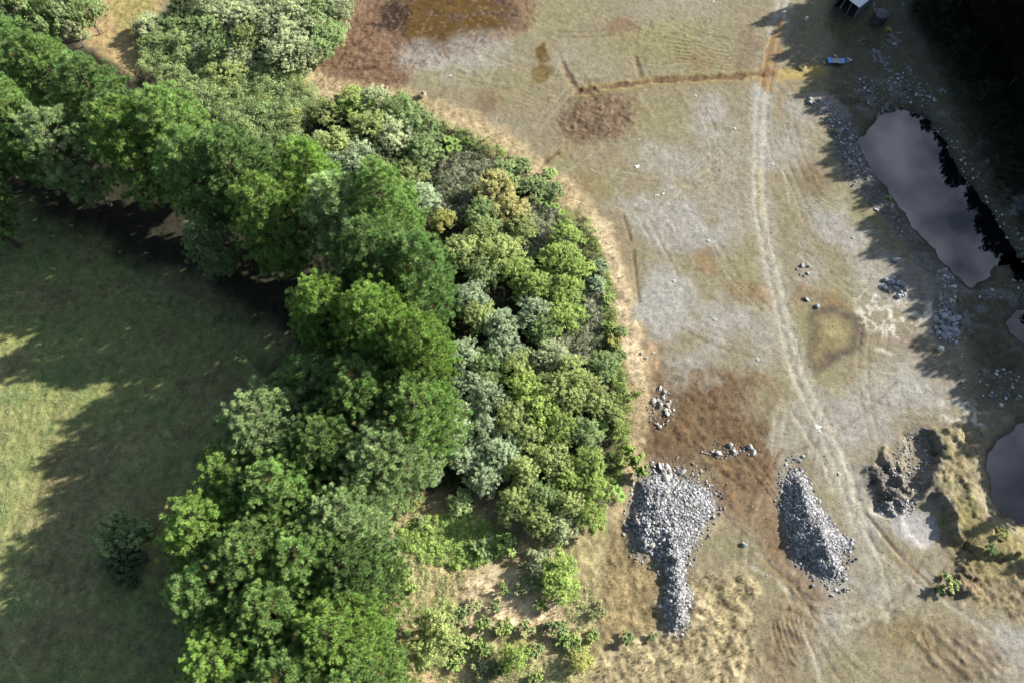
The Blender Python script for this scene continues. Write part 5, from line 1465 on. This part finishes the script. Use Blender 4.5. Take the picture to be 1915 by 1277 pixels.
def ring(R, r_, n=20, m=8, zs=1.0):
    V, Fc = [], []
    for i in range(n):
        a = 2 * math.pi * i / n
        for j in range(m):
            b_ = 2 * math.pi * j / m
            V.append(((R + r_ * math.cos(b_)) * math.cos(a), (R + r_ * math.cos(b_)) * math.sin(a), r_ * math.sin(b_) * zs + r_ * zs))
    for i in range(n):
        for j in range(m):
            Fc.append((i * m + j, ((i + 1) % n) * m + j, ((i + 1) % n) * m + (j + 1) % m, i * m + (j + 1) % m))
    return V, Fc


# shed: its near corner stands at the pixel where its wall meets the ground
sx, sy, _ = P(1595, 36)
rot = math.radians(43)
shed = empty('shed', (sx, sy, gz(sx, sy)), rot)
tag(shed, 'pale-roofed open-fronted shed cut by the top edge beside the black tank', 'shed')
LX, LY, HH = 7.0, 5.6, 3.25         # along +x (up the picture's slope) and +y (away behind)
walls = []
part('wall', box(LX / 2, 0.05, HH / 2, LX, 0.1, HH), M_WALL, shed)                       # near long wall
part('wall', box(LX - 0.05, LY / 2, HH / 2, 0.1, LY - 0.2, HH), M_WALL, shed)
part('wall', box(LX / 2, LY - 0.05, HH / 2 + 0.2, LX, 0.1, HH + 0.4), M_WALL, shed)
for yq in (1.9, 3.7):
    part('post', box(0.06, yq, HH / 2, 0.12, 0.12, HH), M_BOARD2, shed)
part('floor', box(LX / 2, LY / 2, 0.05, LX - 0.25, LY - 0.25, 0.1), M_DARK, shed)
rv, rf = [], []
nr = 56
for i in range(nr + 1):                                                                 # corrugated sheet, one slope
    x = -0.12 + (LX + 0.24) * i / nr
    for y, z in ((-0.12, HH + 0.02), (LY + 0.12, HH + 0.45)):
        rv.append((x, y, z + 0.03 * (i % 2)))
for i in range(nr): rf.append((2 * i, 2 * i + 2, 2 * i + 3, 2 * i + 1))
nb_ = len(rv)
rv += [(x, y, z - 0.06) for x, y, z in rv]; rf += [tuple(q + nb_ for q in f[::-1]) for f in rf]
roof = part('roof', (rv, rf), M_ROOF, shed)
part('gutter', box(LX / 2, -0.18, HH - 0.02, LX + 0.2, 0.1, 0.1), M_STEEL, roof)
bx_, by_, _ = P(1570, 16)
beam = part('steel_beam', join([box(1.5, 0, 0.33, 3.2, 0.18, 0.05), box(1.5, 0, 0.07, 3.2, 0.18, 0.05), box(1.5, 0, 0.2, 3.2, 0.04, 0.21)]), M_ROOF, None)
beam.location = (bx_, by_, gz(bx_, by_)); beam.rotation_euler = (0, -0.12, math.radians(52))
tag(beam, 'pale steel beam lying on the ground before the shed opening', 'beam', None, 'thing')

tx, ty, _ = P(1641, 41)
tank = empty('water_tank', (tx, ty, gz(tx, ty) - 0.03))
tag(tank, 'big black round water tank beside the shed', 'water tank')
prof = [(1.6, 0.0)]
for k in range(9):
    z = 0.1 + k * 0.24
    prof += [(1.6, z), (1.63, z + 0.05), (1.63, z + 0.12), (1.6, z + 0.17)]
prof += [(1.6, 2.28), (1.56, 2.34)]
part('body', lathe(prof), M_TANK, tank)
lid = part('top', lathe([(1.55, 2.345), (1.2, 2.45), (0.6, 2.56), (0.32, 2.58)]), M_TANKT, tank)
part('hatch', lathe([(0.3, 2.585), (0.3, 2.68), (0.26, 2.7)], 20), M_TANK, lid)
part('rib', join([box(0.95 * math.cos(k * math.pi / 4), 0.95 * math.sin(k * math.pi / 4), 2.5, 1.1, 0.07, 0.05, k * math.pi / 4) for k in range(8)]), M_TANKT, lid)
part('outlet', tubes([([(-1.6, -0.3, 0.2), (-1.85, -0.35, 0.2)], [0.06, 0.06])], 8), M_STEEL, tank)

# trailer with boards
qx, qy, _ = P(1564, 114, 0.6)
tr = empty('flatbed_trailer', (qx, qy, gz(qx, qy)), math.radians(-3))
tag(tr, 'bright blue flatbed trailer showing at both ends under grey boards', 'trailer')
part('deck', join([box(0, 0, 0.58, 3.7, 1.45, 0.06), box(-1.82, 0, 0.70, 0.06, 1.45, 0.3), box(1.82, 0, 0.70, 0.06, 1.3, 0.3), box(0, 0.5, 0.49, 3.4, 0.1, 0.12), box(0, -0.5, 0.49, 3.4, 0.1, 0.12)]), M_BLUE, tr)
for s_ in (-1, 1):
    wv, wf = ring(0.23, 0.09, 18, 8)
    wv = [(x + 0.1, s_ * (0.80) + (z - 0.09), y + 0.32) for x, y, z in wv]
    wh = part('wheel', (wv, wf), M_TYRE, tr)
    hv, hf = lathe([(0.15, -0.04), (0.15, 0.04)], 14)
    part('rim', ([(x + 0.1, s_ * 0.80 + z, y + 0.32) for x, y, z in hv], hf), M_STEEL, wh)
part('drawbar', join([box(2.25, 0.18, 0.5, 1.0, 0.07, 0.07, math.radians(-18)), box(2.25, -0.18, 0.5, 1.0, 0.07, 0.07, math.radians(18)), box(2.75, 0, 0.52, 0.25, 0.12, 0.1)]), M_STEEL, tr)
bs_ = []
for k in range(9):
    bs_.append(box(0.1 + 0.05 * math.sin(k * 2.1), -0.62 + k * 0.15, 0.66 + 0.04 * (k % 3 == 1), 2.15 + 0.3 * math.sin(k * 1.3), 0.13, 0.05, math.radians(1.5 * math.sin(k * 2))))
bs_ += [box(0.55, -0.80, 0.72, 0.9, 0.16, 0.05, math.radians(-4)), box(-1.2, 0.62, 0.74, 1.0, 0.1, 0.05, math.radians(-8)), box(1.3, -0.35, 0.74, 0.7, 0.1, 0.04, math.radians(5))]
for i, (v, f) in enumerate(bs_):
    o = part('board', (v, f), M_BOARD, None)
    o.location = (qx, qy, gz(qx, qy)); o.rotation_euler = (0, 0, math.radians(-3))
    tag(o, 'grey weathered board lying across the blue trailer', 'board', 'boards on the blue trailer')
px_, py_, _ = P(1562, 105)
o = part('white_post', join([box(0, 0, 0.06, 0.9, 0.14, 0.12), box(0.44, 0, 0.08, 0.06, 0.2, 0.16)]), M_WHITE, None)
o.location = (px_, py_, gz(px_, py_)); o.rotation_euler = (0, 0, math.radians(-52))
tag(o, 'short white post lying just above the blue trailer', 'post')
for px, py, s_, lab in ((1585, 111, .28, 'pale scrap of metal behind the blue trailer, nearer one'), (1590, 114, .3, 'pale scrap of metal behind the blue trailer, farther one'), (1541, 118, .22, 'small white scrap in front of the blue trailer')):
    x, y, _ = P(px, py)
    o = part('metal_scrap', join([box(0, 0, 0.1, s_ * 2, s_ * 0.5, 0.2), box(s_ * .5, s_ * .5, 0.08, s_ * 0.5, s_ * 1.6, 0.14, 0.4)]), M_WHITE, None)
    o.location = (x, y, gz(x, y)); o.rotation_euler = (0, 0, px * 1.3); tag(o, lab, 'scrap')

# pallets and old timber behind the tank
def pallet(px, py, w_, d_, z, rotd, lab, mt=M_BOARD2):
    x, y, _ = P(px, py)
    pp = [box(0, -d_ / 2 + d_ * k / 6, 0.12, w_, d_ / 9, 0.025) for k in range(7)] + [box(q * w_ * 0.45, 0, 0.055, 0.09, d_, 0.1) for q in (-1, 0, 1)]
    o = part('pallet', join(pp), mt, None); o.location = (x, y, gz(x, y) + z); o.rotation_euler = (0.03, 0.04, math.radians(rotd))
    tag(o, lab, 'pallet')


pallet(1667, 71, 1.3, 1.6, 0.25, 30, 'grey slatted pallet topping the timber pile behind the tank')
pallet(1678, 78, 1.1, 1.1, 0.0, 40, 'brown pallet at the far end of the timber pile')
pallet(1672, 84, 1.0, 0.6, 0.12, 20, 'small pale open frame pallet at the foot of the timber pile', M_BOARD)
pallet(1664, 78, 1.2, 1.2, 0.0, 25, 'dark pallet at the bottom of the timber pile')
rt = random.Random(31)
tl = ['lowest', 'second', 'third', 'fourth', 'fifth', 'sixth', 'seventh', 'eighth']
for k, (px, py, L_, rd) in enumerate([(1653, 86, 1.6, 35), (1650, 81, 1.2, 50), (1659, 88, 1.4, -30), (1681, 62, 1.1, 15), (1649, 90, .9, 20), (1672, 91, 1.8, 22), (1634, 10, 1.4, 70), (1636, 20, 1.2, 80)]):
    x, y, _ = P(px, py)
    o = part('plank', join([box(0, 0, 0.05, L_, 0.14, 0.05), box(L_ * .4, 0, 0.02, 0.1, 0.2, 0.06)]), M_BOARD if k in (3, 6, 7) else M_BOARD2, None)
    o.location = (x, y, gz(x, y)); o.rotation_euler = (0, 0, math.radians(rd))
    tag(o, ['old plank end sticking out of the timber pile towards the trailer', 'short plank leaning by the timber pile', 'plank across the lower side of the timber pile', 'pale pole lying above the timber pile', 'stub of plank among broken concrete', 'long plank under the timber pile', 'thin pale stake between tank and shed, upper one', 'thin pale stake between tank and shed, lower one'][k], 'plank', 'loose planks of the yard')
# broken concrete and bare rock showing through the shaded yard
rng = np.random.RandomState(404)
for px, py, n, sp in ((1632, 95, 9, 9), (1645, 108, 8, 9), (1658, 116, 9, 10), (1665, 135, 8, 11), (1672, 155, 9, 12), (1668, 168, 5, 7), (1716, 165, 7, 10), (1702, 130, 4, 6), (1655, 198, 8, 10), (1764, 172, 5, 8), (1730, 185, 6, 10), (1608, 160, 4, 14), (1685, 12, 5, 5), (1690, 18, 3, 4), (1612, 78, 3, 5)):
    for k in range(n):
        x, y, _ = P(px + rng.normal() * sp * .6, py + rng.normal() * sp * .45)
        o = bpy.data.objects.new('concrete_chunk', ROCKS[rng.randint(8)]); COL.objects.link(o)
        s_ = rng.uniform(0.18, 0.55)
        o.location = (x, y, gz(x, y) + 0.04); o.scale = (s_ * 1.3, s_ * 0.8, 0.16); o.rotation_euler = (0, 0, rng.rand() * 6)
        o.material_slots[0].link = 'OBJECT'; o.material_slots[0].material = M_SLAB
        tag(o, 'flat broken slab of pale concrete strewn over the shaded yard beyond the trailer', 'concrete', 'broken slabs in the shaded yard', 'thing')
x, y, _ = P(1580, 157)
o = part('orange_float', lathe([(0.1, 0.0), (0.2, 0.08), (0.22, 0.2), (0.14, 0.32), (0.05, 0.36)], 16), M_ORANGE, None); o.location = (x, y, gz(x, y)); tag(o, 'small orange float lying in the shaded yard below the trailer', 'float')
x, y, _ = P(1507, 38)
o = part('white_drum', join([lathe([(0.26, 0.0), (0.28, 0.3), (0.26, 0.34), (0.28, 0.6), (0.26, 0.64), (0.24, 0.85)], 18)]), M_WHITE, None) if False else part('white_drum', lathe([(0.26, 0.0), (0.28, 0.3), (0.26, 0.34), (0.28, 0.6), (0.26, 0.64), (0.24, 0.85)], 18), M_WHITE, None)
o.location = (x, y, gz(x, y)); tag(o, 'small white drum standing at the shadow edge beside the track top', 'drum')

# white rings set out on the quarry floor
for px, py, lab in [(1301, 180, 'white ring on the grass film below the long ditch'), (1374, 241, 'white ring on the grey silt beside the track, highest of those near it'), (1445, 308, 'white ring on the shed side of the track'),
                    (1250, 382, 'white ring below the crumpled white sheet'), (1325, 451, 'white ring on the broad grey silt above the brown spot'), (1261, 526, 'white ring on the pale silt near the dry bank'),
                    (1337, 598, 'white ring in mid floor, level with the larger bramble field'), (1417, 672, 'white ring between track and red-brown tract'), (1595, 445, 'white ring on the silt between track and large pond')]:
    x, y, _ = P(px, py)
    o = part('white_ring', ring(0.21, 0.06, 20, 8, 1.2), M_WHITE, None, True)
    o.location = (x, y, gz(x, y)); tag(o, lab, 'ring', 'white rings set out on the quarry floor')


def sheet(px, py, w_, d_, rotd, lab, seed):
    rng = np.random.RandomState(seed); n = 9; V, Fc = [], []
    for i in range(n):
        for j in range(n):
            a, b_ = i / (n - 1) - .5, j / (n - 1) - .5
            k = 1 + 0.25 * math.sin(3 * math.atan2(b_, a) + seed)
            V.append((a * w_ * k, b_ * d_ * k, 0.05 + 0.12 * abs(rng.normal()) * (0.5 - max(abs(a), abs(b_)) + .2)))
    for i in range(n - 1):
        for j in range(n - 1):
            Fc.append((i * n + j, (i + 1) * n + j, (i + 1) * n + j + 1, i * n + j + 1))
    nb = len(V); V += [(x, y, z - 0.04) for x, y, z in V]; Fc += [tuple(q + nb for q in f[::-1]) for f in Fc]
    x, y, _ = P(px, py)
    o = part('white_sheet', (V, Fc), M_WHITE, None); o.location = (x, y, gz(x, y) + 0.02); o.rotation_euler = (0, 0, math.radians(rotd))
    tag(o, lab, 'sheet')


sheet(1192, 312, 0.75, 0.65, 20, 'crumpled white sheet on the floor beside the wood', 1)
sheet(1196, 262, 0.6, 0.3, 0, 'small white scrap of sheet below the rush bed', 2)
sheet(1228, 366, 0.7, 0.25, 10, 'torn white sheet strip, upper piece of the scattered scraps', 3)
sheet(1240, 363, 0.5, 0.3, 60, 'torn white sheet piece beside the strip', 4)
sheet(1231, 375, 0.5, 0.22, -30, 'torn white sheet strip, lower piece of the scattered scraps', 5)
sheet(1530, 798, 0.9, 0.6, -20, 'white crumpled sheet lying on the track', 6)
sheet(1533, 806, 0.4, 0.4, 30, 'white fragment beside the sheet on the track', 7)
sheet(1570, 886, 0.4, 0.45, 0, 'small white sheet fragment on the track beside the ridge heap', 8)
sheet(1334, 4, 0.5, 0.4, 0, 'white scrap at the top edge of the quarry floor', 9)
sheet(842, 143, 0.5, 0.35, 20, 'white scrap on the grey flat near the lone tussock', 10)


# lone grass tussock and ferns
def blade_tuft(name, px, py, n, h, R, mat, lab, cat, seed, wd=0.05):
    rng = np.random.RandomState(seed); a = rng.rand(n) * 6.283; r_ = rng.rand(n) ** .5 * R * .35
    b_ = np.stack([np.cos(a) * r_, np.sin(a) * r_, np.zeros(n)], 1)
    hh = h * rng.uniform(.6, 1.1, n)
    md = b_ + np.stack([np.cos(a) * R * .35, np.sin(a) * R * .35, hh], 1); tip = b_ + np.stack([np.cos(a) * R, np.sin(a) * R, hh * rng.uniform(.4, .95, n)], 1)
    w_ = np.stack([-np.sin(a), np.cos(a), 0 * a], 1) * wd
    V = np.stack([b_ - w_, b_ + w_, md - w_ * .8, md + w_ * .8, tip], 1).reshape(-1, 3)
    k = np.arange(n)[:, None] * 5
    Fc = np.concatenate([k + np.array([[0, 1, 3]]), k + np.array([[0, 3, 2]]), k + np.array([[2, 3, 4]])])
    me = np_mesh(name, V, Fc, np.repeat(np.clip(rng.normal(.45, .2, n), 0, .85), 5))
    x, y, _ = P(px, py)
    o = link_mesh(name, me, ML[mat]); o.location = (x, y, gz(x, y) - .02)
    return tag(o, lab, cat)


blade_tuft('grass_tussock', 790, 181, 260, 1.0, 0.8, 'straw', 'single tall straw tussock standing alone on the bare floor below the grey flat', 'tussock', 5)
blade_tuft('grass_tussock', 1500, 128, 160, .5, .8, 'tuss', 'tan tussock on the ditch bank beyond the flooded track', 'tussock', 6)


def fern(px, py, R, nf, lab, seed):
    rng = np.random.RandomState(seed); V, Fc, tn = [], [], []
    for f in range(nf):
        a = 6.283 * f / nf + rng.normal() * .15; L_ = R * rng.uniform(.75, 1.1); t0 = rng.uniform(.3, .7)
        dr = np.array([math.cos(a), math.sin(a), 0]); sd = np.array([-math.sin(a), math.cos(a), 0])
        for k in range(11):
            s_ = (k + 1) / 11; p = dr * L_ * s_ + np.array([0, 0, .55 * R * math.sin(s_ * 2.6) + .1])
            wl = .34 * R * math.sin(math.pi * min(1, s_ * .9 + .1)) + .03
            for q in (-1, 1):
                b = len(V)
                V += [tuple(p - dr * .045 * R), tuple(p + dr * .045 * R), tuple(p + sd * q * wl + dr * .1 * R + np.array([0, 0, -.06 * R]))]
                Fc.append((b, b + 1, b + 2)); tn += [t0 + rng.normal() * .08] * 3
    x, y, _ = P(px, py)
    o = link_mesh('fern', np_mesh('fern', np.array(V), np.array(Fc), np.clip(tn, 0, .85)), ML['fern'])
    o.location = (x, y, gz(x, y) + .3); tag(o, lab, 'fern', 'ferns along the bank')


for i, (px, py, R, nf, lab) in enumerate([
    (836, 266, 1.0, 14, 'light green fern at the head of the fern clump on the upper bank'), (850, 272, 1.2, 16, 'largest light green fern of the clump on the upper bank'), (842, 284, 1.1, 14, 'light green fern at the foot of the clump on the upper bank'), (858, 282, .9, 13, 'fern on the quarry side of the clump on the upper bank'),
    (1012, 380, 1.0, 14, 'light green fern just under the largest mint bush'), (1026, 386, 1.1, 14, 'light green fern in the middle of the row below the mint bushes'), (1040, 390, .9, 13, 'light fern next to the dry bank below the mint bushes'), (1050, 402, .9, 13, 'light fern lowest in the row below the mint bushes'),
    (1124, 792, 1.1, 12, 'striped light fern outside the dark-sided edge tree, upper one'), (1130, 800, .9, 12, 'striped light fern outside the dark-sided edge tree, lower one'),
    (1152, 918, 1.1, 15, 'light green fern below the lone round shrub, upper one'), (1160, 930, 1.0, 14, 'light green fern below the lone round shrub, lower one'), (1140, 560, .7, 12, 'small fern in the hedge line beside the larger bramble field')]):
    fern(px, py, R, nf, lab, 600 + i)
